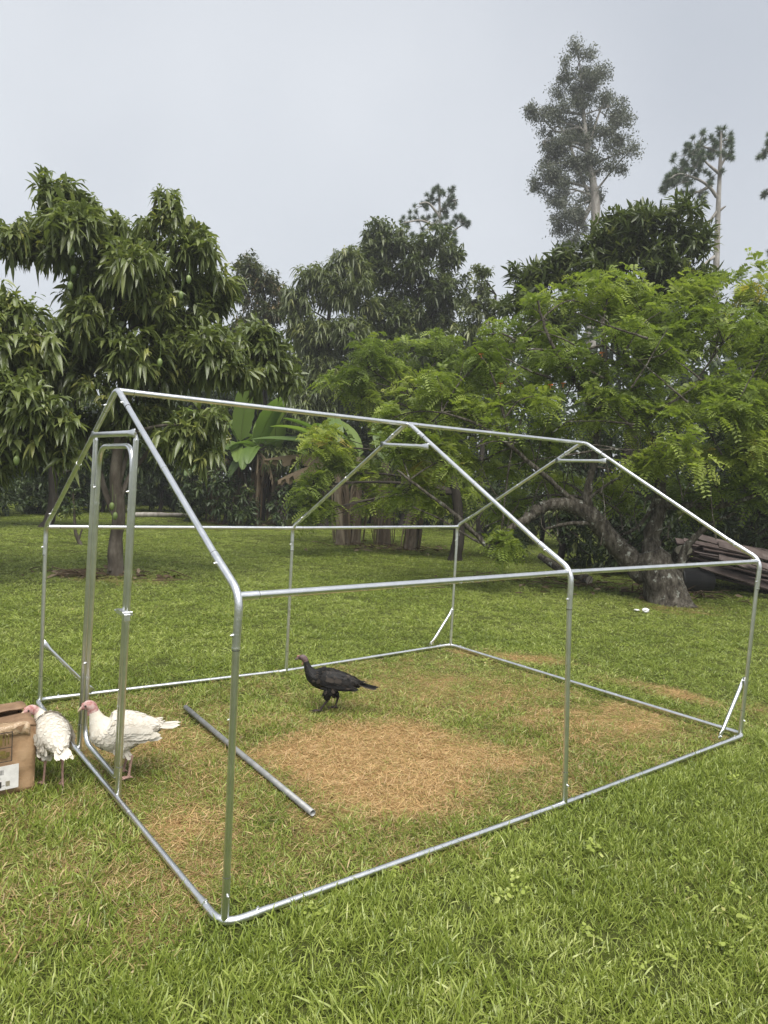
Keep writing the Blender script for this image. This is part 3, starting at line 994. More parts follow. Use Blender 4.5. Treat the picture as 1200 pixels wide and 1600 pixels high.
M['beak_dark'] = mat_noise('dark_beak', [(0.3, (0.10, 0.08, 0.07)), (0.7, (0.18, 0.14, 0.12))], rough=0.4)

def feathers(g, P, N_, B, L, W, lift, rng):
    """small rounded feathers: P root, N_ normal, B backward direction"""
    B = unit(B - N_ * np.sum(B * N_, -1, keepdims=True))
    S = np.cross(N_, B)
    n = len(P)
    prof = [(0.0, 0.25, -0.001), (0.45, 1.0, lift * 0.6), (0.8, 0.85, lift * 0.9)]
    V = []
    for t, w, h in prof:
        c = P + B * (L * t)[:, None] + N_ * h
        V += [c - S * (W * w / 2)[:, None] - N_ * 0.0006, c + S * (W * w / 2)[:, None] - N_ * 0.0006]
    V.append(P + B * L[:, None] + N_ * lift)
    V = np.stack(V, 1).reshape(-1, 3)
    o = (np.arange(n) * 7)[:, None]
    g.add(V, np.concatenate([o + np.array([[0, 1, 3, 2]]), o + np.array([[2, 3, 5, 4]])]), np.repeat(rng.uniform(0, 1, n), 7))
    g.f.append((o + np.array([[4, 5, 6]])) + g.n - n * 7)

def turkey(name, label, loc, rz, spine, legs, tail, body_mat, feather_mat_, beak_mat, seed, neck_from, head_from, wing_len=1.0, group=None, pl_n=1500):
    rng = np.random.default_rng(seed)
    root = thing(name, label, 'turkey', loc, rz, group)
    S = np.array(spine, float)                        # x, y, z, half width, half height
    path = smooth_path(S[:, :3], 5)
    hw = smooth_path(np.c_[S[:, 3], S[:, 4], S[:, 3] * 0], 5)
    T = unit(np.gradient(path, axis=0))
    g = Geo()
    n = 20
    th = np.linspace(0, 2 * math.pi, n, endpoint=False)
    V = []
    for p, t, h in zip(path, T, hw):
        s = unit(np.cross([0, 0, 1.0], t)) if abs(t[2]) < 0.97 else np.array([0, 1.0, 0])
        if s[1] < 0: s = -s
        u = np.cross(t, s)
        if np.dot(u, [-0.3, 0, 1]) < 0: u = -u
        V.append(p + np.outer(np.cos(th) * h[0], s) + np.outer(np.sin(th) * h[1], u))
    m_ = len(path)
    Q = []
    for i in range(m_ - 1):
        k = i * n + np.arange(n); k2 = i * n + (np.arange(n) + 1) % n
        Q.append(np.stack([k, k2, k2 + n, k + n], 1))
    g.add(np.concatenate(V), np.concatenate(Q))
    g.f.append(np.array([np.arange(n)[::-1], (m_ - 1) * n + np.arange(n)]))
    for hip, knee, hock, ft, toe_az in legs:
        hip, knee, hock, ft = map(np.array, (hip, knee, hock, ft))
        add_tube(g, smooth_path([hip, knee, hock], 5), np.interp(np.linspace(0, 1, 11), [0, 0.5, 0.85, 1], [S[3][3] * 0.5, S[3][3] * 0.36, 0.019, 0.0115]), 12)
        add_tube(g, smooth_path([hock + (hock - ft) * 0.06, (hock + ft) / 2, ft], 4), [0.012, 0.0105, 0.009, 0.0085, 0.0082, 0.0082, 0.0084, 0.009, 0.0095], 10)
        for az, L in ((-0.5, 0.058), (0.0, 0.07), (0.5, 0.058), (math.pi, 0.03)):
            dz = np.array([math.cos(toe_az + az), math.sin(toe_az + az), 0])
            add_tube(g, [ft + np.array([0, 0, 0.002]), ft + dz * L * 0.5 + np.array([0, 0, 0.004]), ft + dz * L - np.array([0, 0, 0.004])], [0.0075, 0.006, 0.003], 8)
    me = g.mesh('body_raw')
    tmp = link('body_raw', me)
    md = tmp.modifiers.new('r', 'REMESH')
    md.mode = 'VOXEL'
    md.voxel_size = 0.0045
    sm = tmp.modifiers.new('s', 'SMOOTH')
    sm.factor = 0.5
    sm.iterations = 3
    dg = bpy.context.evaluated_depsgraph_get()
    body_me = bpy.data.meshes.new_from_object(tmp.evaluated_get(dg))
    bpy.data.objects.remove(tmp)
    body_me.name = 'body'
    nv = len(body_me.vertices)
    co = np.empty(nv * 3); body_me.vertices.foreach_get('co', co); co = co.reshape(-1, 3)
    d2 = ((co[:, None, :] - path[None]) ** 2).sum(-1)
    ci = d2.argmin(1)
    frac = ci / (m_ - 1)
    reg = np.zeros(nv)
    reg[(frac > head_from) & (co[:, 2] > 0.2)] = 1.0
    # shanks and feet below the hock
    for hip, knee, hock, ft, _ in legs:
        near = np.hypot(co[:, 0] - (hock[0] + ft[0]) / 2, co[:, 1] - ft[1]) < 0.11
        reg[near & (co[:, 2] < hock[2] + 0.012)] = 2.0
    if 'rnd' in body_me.attributes: body_me.attributes.remove(body_me.attributes['rnd'])
    body_me.attributes.new('rnd', 'FLOAT', 'POINT').data.foreach_set('value', reg)
    body_me.polygons.foreach_set('use_smooth', np.full(len(body_me.polygons), True))
    body_me.materials.clear()
    body_me.materials.append(body_mat)
    body = link('body', body_me, root)
    # contour feathers laid over breast, back and thighs
    nf = len(body_me.polygons)
    fc = np.empty(nf * 3); body_me.polygons.foreach_get('center', fc); fc = fc.reshape(-1, 3)
    fn = np.empty(nf * 3); body_me.polygons.foreach_get('normal', fn); fn = fn.reshape(-1, 3)
    fi = ((fc[:, None, :] - path[None]) ** 2).sum(-1).argmin(1)
    ff = fi / (m_ - 1)
    hockz = max(l[2][2] for l in legs)
    ok = np.where((ff < head_from - 0.04) & (fc[:, 2] > hockz + 0.03))[0]
    pick = rng.choice(ok, min(pl_n, len(ok)), replace=False)
    small = ff[pick] > neck_from
    L = np.where(small, rng.uniform(0.012, 0.02, len(pick)), rng.uniform(0.026, 0.046, len(pick)))
    low = fc[pick, 2] < 0.2
    back = -T[fi[pick]]
    back[low] = unit(back[low] * 0.4 + np.array([0, 0, -1.0]))
    g = Geo()
    feathers(g, fc[pick], fn[pick], unit(back + rng.normal(0, 0.12, back.shape)), L, L * 0.75, 0.0010, rng)
    link('plumage', g.mesh('plumage', feather_mat_), root)['kind'] = 'stuff'
    # folded wings: a row of coverts and long flight feathers
    for sd in (1, -1):
        g = Geo()
        b_ = S[3]                                      # widest part of the body
        sh = np.array([S[4][0] - 0.015, sd * (b_[3] * 0.86), S[3][2] + b_[4] * 0.36])
        tip = np.array([S[1][0] - 0.07 * wing_len, sd * S[1][3] * 0.72, S[1][2] - 0.004])
        pts, nrm = [], []
        for row, (z_off, cnt, Lr, Wr) in enumerate(((-0.080, 5, 0.12, 0.034), (-0.050, 7, 0.11, 0.036), (-0.030, 11, 0.06, 0.036), (-0.016, 12, 0.05, 0.036), (-0.004, 12, 0.045, 0.034))):
            t = np.linspace(0.02, 0.62 if row > 1 else 0.55, cnt)
            p = sh + (tip - sh) * t[:, None]
            p[:, 2] += z_off * (1 - 0.55 * t)
            bulge_ = np.sin(np.pi * np.clip(t * 0.85 + 0.12, 0, 1)) * 0.018
            p[:, 1] += sd * (bulge_ + 0.004 * row - 0.006 + 0.010 * (z_off > -0.06))
            nn = unit(np.stack([np.zeros(cnt), np.full(cnt, sd * 1.0), np.full(cnt, 0.25)], 1))
            bk = unit(np.tile(tip - sh, (cnt, 1)) + np.array([0, 0, 0.02]) + rng.normal(0, 0.010, (cnt, 3)))
            p = p + rng.normal(0, 0.0015, p.shape)
            Lx = np.full(cnt, Lr) * rng.uniform(0.9, 1.1, cnt) * wing_len
            feathers(g, p, nn, bk, Lx, np.full(cnt, Wr), 0.002, rng)
        # solid arm of the wing below the feathers
        k = 12
        path_w = np.array([sh + (tip - sh) * t + np.array([0, 0, -0.035 * (1 - t)]) for t in np.linspace(-0.05, 0.75, k)])
        rw = 0.050 * np.sqrt(np.clip(np.sin(np.pi * np.linspace(0.06, 0.98, k)), 0, 1))
        Vw, Fw, Kw = tube(path_w, rw, 12, True)
        cy = np.interp(Vw[:, 0], path_w[::-1, 0], path_w[::-1, 1])
        Vw[:, 1] = cy + (Vw[:, 1] - cy) * 0.32
        base = g.n
        g.add(Vw, Fw, 0.7)
        g.f.append(Kw + base)
        link('wing', g.mesh('wing', feather_mat_), root)
    # tail: overlapping long feathers
    g = Geo()
    tb, td, tl, tw, spread, nt_ = tail
    tb, td = np.array(tb), unit(np.array(td))
    side = unit(np.cross(td, [0, 0, 1.0])); up = np.cross(side, td)
    for i in range(nt_):
        a_ = (i / (nt_ - 1) - 0.5) * 2
        d = unit(td + side * a_ * spread - up * abs(a_) * 0.12)
        root_p = tb + side * a_ * 0.018 + up * (0.006 * (1 - abs(a_)))
        feathers(g, root_p[None], unit(up + side * a_ * 0.5)[None], d[None], np.array([tl * rng.uniform(0.88, 1.05)]), np.array([tw]), 0.004, rng)
    cov = np.array([[tb[0], tb[1], tb[2]]] * 8) + rng.normal(0, 0.012, (8, 3)) + up * 0.008
    feathers(g, cov, np.tile(up, (8, 1)), np.tile(td, (8, 1)) + rng.normal(0, 0.12, (8, 3)), np.full(8, 0.07), np.full(8, 0.028), 0.004, rng)
    link('tail', g.mesh('tail', feather_mat_), root)
    # eyes and beak
    hc, ht = S[-4][:3], unit(S[-3][:3] - S[-4][:3])
    hs = unit(np.cross([0, 0, 1.0], ht))
    for sd in (1, -1):
        c = hc + ht * 0.010 + hs * sd * (S[-4][3] * 0.90) + np.array([0, 0, 0.006])
        g = Geo()
        tv = []
        for a_ in np.linspace(-1.4, 1.4, 6):
            for b2 in np.linspace(0, 2 * math.pi, 8, endpoint=False):
                tv.append(c + 0.0062 * np.array([math.cos(a_) * math.cos(b2), math.cos(a_) * math.sin(b2), math.sin(a_)]))
        fq = [[i * 8 + j, i * 8 + (j + 1) % 8, (i + 1) * 8 + (j + 1) % 8, (i + 1) * 8 + j] for i in range(5) for j in range(8)]
        g.add(tv, fq)
        link('eye', g.mesh('eye', M['eye']), root)
    b0, b1 = S[-3][:3], S[-1][:3]
    g = Geo()
    add_tube(g, [b0, b0 + (b1 - b0) * 0.5 + np.array([0, 0, 0.002]), b1 + (b1 - b0) * 0.1 - np.array([0, 0, 0.003])], [S[-3][3] * 0.82, 0.009, 0.002], 10)
    link('beak', g.mesh('beak', beak_mat), root)
    g = Geo()
    s0 = hc + ht * 0.018 + np.array([0, 0, S[-4][4] * 0.75])
    add_tube(g, [s0, s0 + ht * 0.010 + np.array([0, 0, 0.004]), s0 + ht * 0.017 - np.array([0, 0, 0.006])], [0.005, 0.0042, 0.002], 7)
    nk = S[-6][:3] + unit(S[-5][:3] - S[-6][:3]) * 0.01
    fwd_ = unit(np.array([ht[0], ht[1], 0]))
    for q in range(7):
        c = nk + fwd_ * (S[-6][3] * 0.85) + np.array([0, 0, -0.03 + 0.009 * q]) + rng.normal(0, 0.003, 3)
        add_tube(g, [c - fwd_ * 0.004, c + fwd_ * 0.003], [0.006, 0.0045], 7)
    link('wattle', g.mesh('wattle', M['wattle']), root)
    return root

def legs_std(x=0.0, dx=(0.0, 0.0), w=0.052, hock_z=0.135, foot_az=(0.1, -0.1)):
    out = []
    for s, d, az in ((1, dx[0], foot_az[0]), (-1, dx[1], foot_az[1])):
        out.append(((x + 0.02, s * w, 0.235), (x + 0.045 + d * 0.3, s * w, 0.185), (x - 0.018 + d * 0.55, s * w, hock_z), (x + d, s * w, 0.014), az))
    return out

spB = [(-0.20, 0, .295, .028, .026), (-0.13, 0, .290, .066, .058), (-0.04, 0, .285, .100, .094), (.05, 0, .280, .114, .112), (.125, 0, .278, .106, .112),
       (.180, 0, .292, .082, .088), (.212, 0, .330, .053, .056), (.232, 0, .368, .036, .037), (.246, 0, .400, .028, .029),
       (.264, 0, .427, .028, .030), (.288, 0, .434, .026, .027), (.312, 0, .424, .016, .016), (.330, 0, .414, .008, .008), (.345, 0, .406, .003, .003)]
spB = [(q[0] * 0.83 - 0.012,) + q[1:] for q in spB]
turkey('turkey', 'white turkey stepping through the doorway of the pipe frame, seen side on', (0.13, 1.55, GZ + 0.01), math.atan2(0.30, -0.95),
       spB, legs_std(0.0, (-0.01, 0.02)), ((-0.145, 0, .295), (-1, 0, 0.02), 0.15, 0.034, 0.16, 9), M['wbody'], M['wfeather'], M['beak'], 21, 0.47, 0.60,
       group='turkeys').scale = (0.95, 0.95, 0.97)
spA = [(-0.17, 0, .235, .026, .028), (-0.11, 0, .262, .068, .064), (-0.03, 0, .290, .104, .098), (.05, 0, .300, .112, .108), (.12, 0, .300, .100, .104),
       (.170, 0.00, .316, .078, .084), (.200, 0.01, .345, .050, .053), (.212, 0.025, .372, .036, .037), (.214, 0.042, .392, .029, .030),
       (.214, 0.062, .404, .029, .031), (.214, 0.086, .406, .027, .028), (.214, 0.108, .398, .016, .016), (.214, 0.126, .390, .008, .008), (.214, 0.140, .383, .003, .003)]
spA = [q[:2] + (q[2] + 0.02,) + q[3:] for q in spA]
turkey('turkey', 'white turkey standing behind the cardboard box, tail towards the viewer', (-0.242, 1.64, GZ + 0.01), math.atan2(0.95, -0.10),
       spA, legs_std(0.0, (0.02, -0.07), w=0.045, hock_z=0.165), ((-0.14, 0, .285), (-1, 0, -0.55), 0.12, 0.040, 0.30, 9), M['wbody'], M['wfeather'], M['beak'], 22, 0.47, 0.60,
       wing_len=0.85, group='turkeys').scale = (0.82, 0.82, 0.89)
spC = [(-0.20, 0, .218, .022, .020), (-0.13, 0, .232, .046, .042), (-0.04, 0, .240, .068, .066), (.04, 0, .244, .078, .078), (.105, 0, .250, .072, .074),
       (.150, 0, .268, .050, .052), (.178, 0, .300, .033, .034), (.194, 0, .332, .024, .025), (.204, 0, .362, .020, .021),
       (.218, 0, .386, .022, .024), (.238, 0, .392, .021, .022), (.258, 0, .386, .012, .012), (.272, 0, .380, .006, .006), (.285, 0, .374, .003, .003)]
lgC = [((-0.01, 0.045, 0.20), (0.035, 0.045, 0.150), (0.025, 0.045, 0.100), (0.085, 0.045, 0.012), 0.0), ((0.0, -0.045, 0.20), (0.01, -0.045, 0.150), (-0.045, -0.045, 0.095), (-0.025, -0.045, 0.012), -0.1)]
turkey('turkey', 'black turkey with a pinkish head walking across the worn grass', (1.76, 1.95, GZ + 0.01), math.atan2(0.60, -0.80) + 0.0,
       spC, lgC, ((-0.17, 0, .222), (-1, 0, -0.20), 0.19, 0.034, 0.05, 8), M['bbody'], M['bfeather'], M['beak_dark'], 23, 0.47, 0.62, group='turkeys')

# ------------------------------------------------------------------ vegetation helpers
def leaf_batch(g, base, d, L, W, droop, rng, rnd, fold=0.22, roll=0.5):
    """broad pointed leaves, folded along the midrib and drooping: 8 vertices, 8 triangles each"""
    n = len(base)
    d = unit(d)
    up = np.array([0, 0, 1.0])
    s = np.cross(d, up)
    s = np.where(np.linalg.norm(s, axis=1, keepdims=True) < 0.1, np.array([1.0, 0, 0]), s)
    s = unit(s)
    nn = np.cross(s, d)
    ph = rng.normal(0, roll, n)[:, None]
    s, nn = s * np.cos(ph) + nn * np.sin(ph), nn * np.cos(ph) - s * np.sin(ph)
    L, W, droop = (np.broadcast_to(np.asarray(q, float), (n,)) for q in (L, W, droop))
    def cen(t): return base + d * (L * t)[:, None] - up * (droop * L * t * t)[:, None]
    V = [cen(0.0)]
    for t, w in ((0.36, 1.0), (0.72, 0.72)):
        c = cen(t)
        hw = (W * w / 2)[:, None]
        V += [c - s * hw + nn * hw * fold, c - nn * hw * fold, c + s * hw + nn * hw * fold]
    V.append(cen(1.0))
    V = np.stack(V, 1).reshape(-1, 3)
    o = (np.arange(n) * 8)[:, None]
    T = np.concatenate([o + np.array([q]) for q in ([0, 1, 2], [0, 2, 3], [4, 7, 5], [5, 7, 6])])
    Q = np.concatenate([o + np.array([q]) for q in ([1, 4, 5, 2], [2, 5, 6, 3])])
    b0 = g.n
    g.add(V, Q, np.repeat(rnd, 8))
    g.f.append(T + b0)

def perp(a):
    r = np.where(np.abs(a[:, 2:3]) < 0.9, np.array([[0, 0, 1.0]]), np.array([[1.0, 0, 0]]))
    e1 = unit(np.cross(a, r))
    return e1, np.cross(a, e1)

def whorls(g, T, A, rng, n, L, W, spread=(0.7, 1.5), droop=(0.3, 0.8), young=0.06):
    """rosettes of leaves at the twig ends, as on mango"""
    k = len(T)
    A = unit(A)
    e1, e2 = perp(A)
    tone = rng.uniform(0, 1, k)
    new = rng.uniform(0, 1, k) < young
    wsize = rng.uniform(0.62, 1.12, k)
    for j in range(n):
        az = 2 * math.pi * j * 0.382 + rng.uniform(0, 6.28, k) * 0.3 + tone * 6
        th = rng.uniform(spread[0], spread[1], k) * (0.55 + 0.45 * j / n)
        d = A * np.cos(th)[:, None] + (e1 * np.cos(az)[:, None] + e2 * np.sin(az)[:, None]) * np.sin(th)[:, None]
        Ls = rng.uniform(L[0], L[1], k) * np.where(new, 0.8, 1.0) * wsize
        rnd = np.clip(0.50 * tone + 0.34 * rng.uniform(0, 1, k), 0, 0.84)
        rnd = np.where(new, rng.uniform(0.88, 1.0, k), rnd)
        leaf_batch(g, T - A * (0.22 * L[1] / 0.22 * j / n) + rng.normal(0, 0.012, T.shape), d, Ls, Ls * rng.uniform(W[0], W[1], k), rng.uniform(droop[0], droop[1], k), rng, rnd)

def fronds(g, base, d, L, rng, pairs=9, lw=0.30, droop=0.35, rnd=None, ll=0.26):
    """feathery compound leaves: a thin stalk with opposite leaflets"""
    n = len(base)
    d = unit(d)
    up = np.array([0, 0, 1.0])
    s = unit(np.cross(d, up) + 1e-4)
    ph = rng.normal(0, 0.6, n)[:, None]
    nn = np.cross(s, d)
    s, nn = s * np.cos(ph) + nn * np.sin(ph), nn * np.cos(ph) - s * np.sin(ph)
    dr = rng.uniform(0.4, 1.2, n) * droop
    if rnd is None: rnd = rng.uniform(0, 0.85, n)
    def cen(t): return base + d * (L * t)[:, None] - up * (dr * L * t * t)[:, None]
    V, RR = [], []
    for k in range(pairs):
        t = 0.16 + 0.84 * k / (pairs - 1)
        c = cen(t)
        size = ll * L * (0.65 + 0.5 * math.sin(math.pi * (0.15 + 0.75 * k / pairs)))
        for sg in (-1, 1):
            ld = unit(s * sg + d * 0.42 + rng.normal(0, 0.10, (n, 3)) - nn * 0.15)
            lw_ = unit(np.cross(ld, nn))
            tip = c + ld * size[:, None]
            m1 = c + ld * (size * 0.5)[:, None]
            hw = (size * lw * 0.5)[:, None]
            V += [c, m1 + lw_ * hw, tip, m1 - lw_ * hw]
    V = np.stack(V, 1)
    nv = V.shape[1]
    nq = pairs * 2
    o = (np.arange(n) * nv)[:, None, None]
    Q = (o + (np.arange(nq) * 4)[None, :, None] + np.arange(4)[None, None, :]).reshape(-1, 4)
    g.add(V.reshape(-1, 3), Q, np.repeat(rnd, nv))

def loose_leaves(g, P, rng, L, W, hang=0.7, rnd=None):
    """small four-cornered leaves, hanging at random"""
    n = len(P)
    d = unit(rng.normal(0, 1, (n, 3)) - np.array([0, 0, hang]))
    s = unit(np.cross(d, rng.normal(0, 1, (n, 3))))
    Ls = rng.uniform(L[0], L[1], n)[:, None]
    w = Ls * rng.uniform(W[0], W[1], n)[:, None] / 2
    V = np.stack([P, P + d * Ls * 0.45 + s * w, P + d * Ls, P + d * Ls * 0.45 - s * w], 1).reshape(-1, 3)
    Q = (np.arange(n) * 4)[:, None] + np.arange(4)[None]
    g.add(V, Q, np.repeat(rng.uniform(0, 1, n) if rnd is None else rnd, 4))

VIEW = unit(np.array([*(MC @ np.array([0, 0, -1.0]))[:2], 0]))
RIGHT = np.array([VIEW[1], -VIEW[0], 0])

def lobe(px, py, rx, ry, dist, depth=0.9):
    c = at(px, py, dist)
    k = dist / FPX
    return c, np.array([rx * k, depth * (rx + ry) / 2 * k, ry * k])     # radii: across, along the view, up

def lobes(rows, dist0):
    return [lobe(r[0], r[1], r[2], r[3], dist0 + (r[4] if len(r) > 4 else 0)) for r in rows]

def lobe_points(lb, dens, rng, inner=0.55, rough=0.28):
    """points spread through the outer part of each lobe, with outward directions and the lobe's number"""
    P, A, K = [], [], []
    for k, (c, R) in enumerate(lb):
        r = R.mean()
        n = max(6, int(dens * 4 * math.pi * r * r))
        u = unit(rng.normal(0, 1, (n, 3)))
        lump = 1 + rough * (hash_noise(u[:, 0] * 2.3 + k * 7.7, u[:, 1] * 2.3 + u[:, 2] * 3.1, k) - 0.5) * 2
        f = (inner + (1 - inner) * rng.uniform(0, 1, n) ** 0.6) * lump
        q = u * f[:, None] * R
        P.append(c + RIGHT * q[:, :1] + VIEW * q[:, 1:2] + np.array([0, 0, 1.0]) * q[:, 2:])
        A.append(RIGHT * u[:, :1] + VIEW * u[:, 1:2] + np.array([0, 0, 1.0]) * u[:, 2:])
        K.append(np.full(n, k))
    return np.concatenate(P), np.concatenate(A), np.concatenate(K)

def clumped(lb, k, size, rng, reach=(0.35, 1.0)):
    """break each lobe into smaller sprays; returns the sprays and the lobe each one belongs to"""
    out, own = [], []
    for i, (c, R) in enumerate(lb):
        for _ in range(k):
            u = unit(rng.normal(0, 1, 3) + np.array([0, 0, 0.15]))
            q = u * R * rng.uniform(*reach)
            s = rng.uniform(*size)
            out.append((c + RIGHT * q[0] + VIEW * q[1] + np.array([0, 0, q[2]]), R * s * np.array([1.15, 1.15, 0.8])))
            own.append(i)
    return out, np.array(own)

def wood(trunk_pts, trunk_r, lb, P, K, rng, forks=None, limb_r=0.35, twigs=5, sides=10, twig_r=0.012, flare=1.35, lump=0.17):
    """trunk, limbs to the lobes, and twigs to some of the leaf points, in one mesh"""
    g = Geo()
    tp = smooth_path(trunk_pts, 6)
    m = len(tp)
    rr = np.interp(np.linspace(0, 1, m), np.linspace(0, 1, len(trunk_r)), trunk_r)
    rr[0] *= flare
    rr[1] *= 1 + (flare - 1) * 0.4
    V, F, Kp = tube(tp, rr, 16 if sides >= 10 else sides, True)
    if lump:
        q = hash_noise(V[:, 0] * 4 + V[:, 1] * 3, V[:, 2] * 3.2, 3) - 0.5 + 0.6 * (hash_noise(V[:, 0] * 13 - V[:, 1] * 11, V[:, 2] * 7, 4) - 0.5)
        c = np.repeat(tp, 16 if sides >= 10 else sides, axis=0)
        V[:len(c)] += (V[:len(c)] - c) * (q[:len(c)] * 2 * lump)[:, None]
    g.add(V, F)
    g.f.append(Kp)
    start = m // 2 if forks is None else None
    for k, (c, R) in enumerate(lb):
        if forks is None:
            cand = tp[start:]
            i = np.argmin(np.linalg.norm(cand - c, axis=1) + np.maximum(0, cand[:, 2] - c[2] + 0.3) * 2)
            a_ = cand[i]
            r0 = rr[start + i]
        else:
            i = np.argmin([np.linalg.norm(np.asarray(f[0]) - c) for f in forks])
            a_, r0 = np.asarray(forks[i][0]), forks[i][1]
        dlt = c - a_
        mid = a_ + dlt * 0.5 + np.array([0, 0, 0.12 * np.linalg.norm(dlt)]) + rng.normal(0, 0.05, 3) * np.linalg.norm(dlt)
        pth = bez(a_, mid, c, 8)
        r1 = max(r0 * limb_r, twig_r * 1.5)
        add_tube(g, pth, np.linspace(r1, twig_r * 1.1, 8), max(6, sides - 3), False)
        ids = np.where(K == k)[0]
        if len(ids) and twigs:
            for j in rng.choice(ids, min(twigs, len(ids)), replace=False):
                s_ = pth[rng.integers(4, 8)]
                mid = (s_ + P[j]) / 2 + rng.normal(0, 0.06, 3) * np.linalg.norm(P[j] - s_)
                add_tube(g, bez(s_, mid, P[j], 5), np.linspace(twig_r, twig_r * 0.45, 5), 5, False)
    return g

def make_tree(name, label, cat, base, trunk_pts, trunk_r, lb, crown_fn, bark, leafmat, seed, dens, group=None, twigs=5, forks=None,
              limb_r=0.35, twig_r=0.012, inner=0.55, rough=0.28, flare=1.35, sides=10, extra=None, cut=None, clump=None):
    rng = np.random.default_rng(seed)
    root = thing(name, label, cat, tuple(base), 0, group)
    if clump:
        sl_, own = clumped(lb, clump[0], clump[1], rng, *clump[2:])
        P, A, K = lobe_points(sl_, dens, rng, inner, rough)
        K = own[K]
    else:
        P, A, K = lobe_points(lb, dens, rng, inner, rough)
    ok = P[:, 2] > (0.25 if cut is None else cut)
    P, A, K = P[ok], A[ok], K[ok]
    w = wood(trunk_pts, trunk_r, lb, P, K, rng, forks, limb_r, twigs, sides, twig_r, flare)
    if clump:
        for (c, R), o_ in zip(sl_, own):
            a_ = lb[o_][0]
            add_tube(w, bez(a_, (a_ + c) / 2 + rng.normal(0, 0.08, 3) * np.linalg.norm(c - a_), c, 5), np.linspace(twig_r * 1.2, twig_r * 0.5, 5), 5, False)
    if extra: extra(w, rng)
    tr = link('trunk', w.mesh('trunk', bark), root)
    tr.location = -np.array(base)
    g = Geo()
    crown_fn(g, P, A, rng)
    cr = link('crown', g.mesh('crown', leafmat), root)
    cr.location = -np.array(base)
    cr['kind'] = 'stuff'
    return root

M['bark_grey'] = mat_bark('grey_brown_bark', [(0.3, (0.045, 0.036, 0.028)), (0.5, (0.10, 0.085, 0.068)), (0.72, (0.19, 0.17, 0.14))], 7)
M['bark_lichen'] = mat_bark('lichen_spotted_bark', [(0.32, (0.028, 0.023, 0.018)), (0.5, (0.105, 0.092, 0.072)), (0.68, (0.24, 0.222, 0.185))], 17, lichen=0.02, bumpd=0.10, bscale=20)
M['bark_dark'] = mat_bark('dark_bark', [(0.3, (0.018, 0.015, 0.012)), (0.6, (0.05, 0.043, 0.035)), (0.8, (0.09, 0.08, 0.065))], 6)
M['bark_pale'] = mat_bark('pale_bark', [(0.3, (0.16, 0.145, 0.125)), (0.5, (0.27, 0.25, 0.225)), (0.72, (0.40, 0.38, 0.35))], 6)
M['mango_leaf'] = mat_leaf('mango_leaf', [(0.0, (0.074, 0.098, 0.034)), (0.45, (0.140, 0.176, 0.058)), (0.84, (0.225, 0.255, 0.088)), (1.0, (0.33, 0.34, 0.10))], 0.27, 0.33, 1.3)
M['dark_leaf'] = mat_leaf('dark_leaf', [(0.0, (0.048, 0.066, 0.024)), (0.5, (0.088, 0.115, 0.040)), (0.84, (0.148, 0.175, 0.058)), (1.0, (0.23, 0.24, 0.085))], 0.36, 0.28, 1.35)
M['avocado_leaf'] = mat_leaf('olive_leaf', [(0.0, (0.060, 0.080, 0.030)), (0.5, (0.118, 0.146, 0.050)), (0.84, (0.19, 0.21, 0.074)), (1.0, (0.28, 0.29, 0.115))], 0.36, 0.30, 1.35)
M['bronze_leaf'] = mat_leaf('bronze_topped_leaf', [(0.0, (0.040, 0.056, 0.024)), (0.5, (0.078, 0.098, 0.036)), (0.84, (0.13, 0.13, 0.05)), (1.0, (0.21, 0.15, 0.075))], 0.4, 0.25, 1.35)
M['pinnate_leaf'] = mat_leaf('feathery_leaf', [(0.0, (0.105, 0.150, 0.032)), (0.4, (0.190, 0.250, 0.052)), (0.8, (0.29, 0.345, 0.075)), (0.97, (0.38, 0.42, 0.10)), (1.0, (0.42, 0.33, 0.09))], 0.5, 0.40, 1.35, 0.3)
M['euc_leaf'] = mat_leaf('grey_green_leaf', [(0.0, (0.05, 0.062, 0.042)), (0.6, (0.10, 0.115, 0.08)), (1.0, (0.18, 0.19, 0.135))], 0.55, 0.2, 1.2)
M['pine_needle'] = mat_leaf('pine_needle', [(0.0, (0.035, 0.064, 0.032)), (0.6, (0.072, 0.112, 0.054)), (1.0, (0.144, 0.184, 0.096))], 0.5, 0.2, 1.3)
M['banana_leaf'] = mat_leaf('banana_leaf', [(0.0, (0.065, 0.115, 0.026)), (0.5, (0.125, 0.195, 0.045)), (1.0, (0.20, 0.27, 0.075))], 0.4, 0.4, 1.5)
M['dead_leaf'] = mat_leaf('dead_banana_leaf', [(0.0, (0.064, 0.045, 0.028)), (0.5, (0.128, 0.094, 0.060)), (1.0, (0.225, 0.180, 0.124))], 0.8, 0.15, 1.0, 0.1)
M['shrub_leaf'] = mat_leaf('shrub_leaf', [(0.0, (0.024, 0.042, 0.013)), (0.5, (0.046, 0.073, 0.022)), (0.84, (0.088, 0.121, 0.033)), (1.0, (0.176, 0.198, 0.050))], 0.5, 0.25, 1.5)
M['fruit'] = mat_noise('green_mango', [(0.3, (0.10, 0.15, 0.04)), (0.7, (0.19, 0.25, 0.08))], scale=9, rough=0.4)
M['flower'] = mat_noise('orange_flower', [(0.3, (0.42, 0.10, 0.02)), (0.7, (0.62, 0.20, 0.04))], scale=20, rough=0.6)

def mango_crown(n=11, L=(0.16, 0.25), W=(0.20, 0.27), droop=(0.35, 1.0), young=0.07):
    def fn(g, P, A, rng):
        ax = unit(A * 0.8 + np.array([0, 0, 0.35]) + rng.normal(0, 0.45, A.shape))
        whorls(g, P, ax, rng, n, L, W, (0.45, 1.75), droop, young)
    return fn

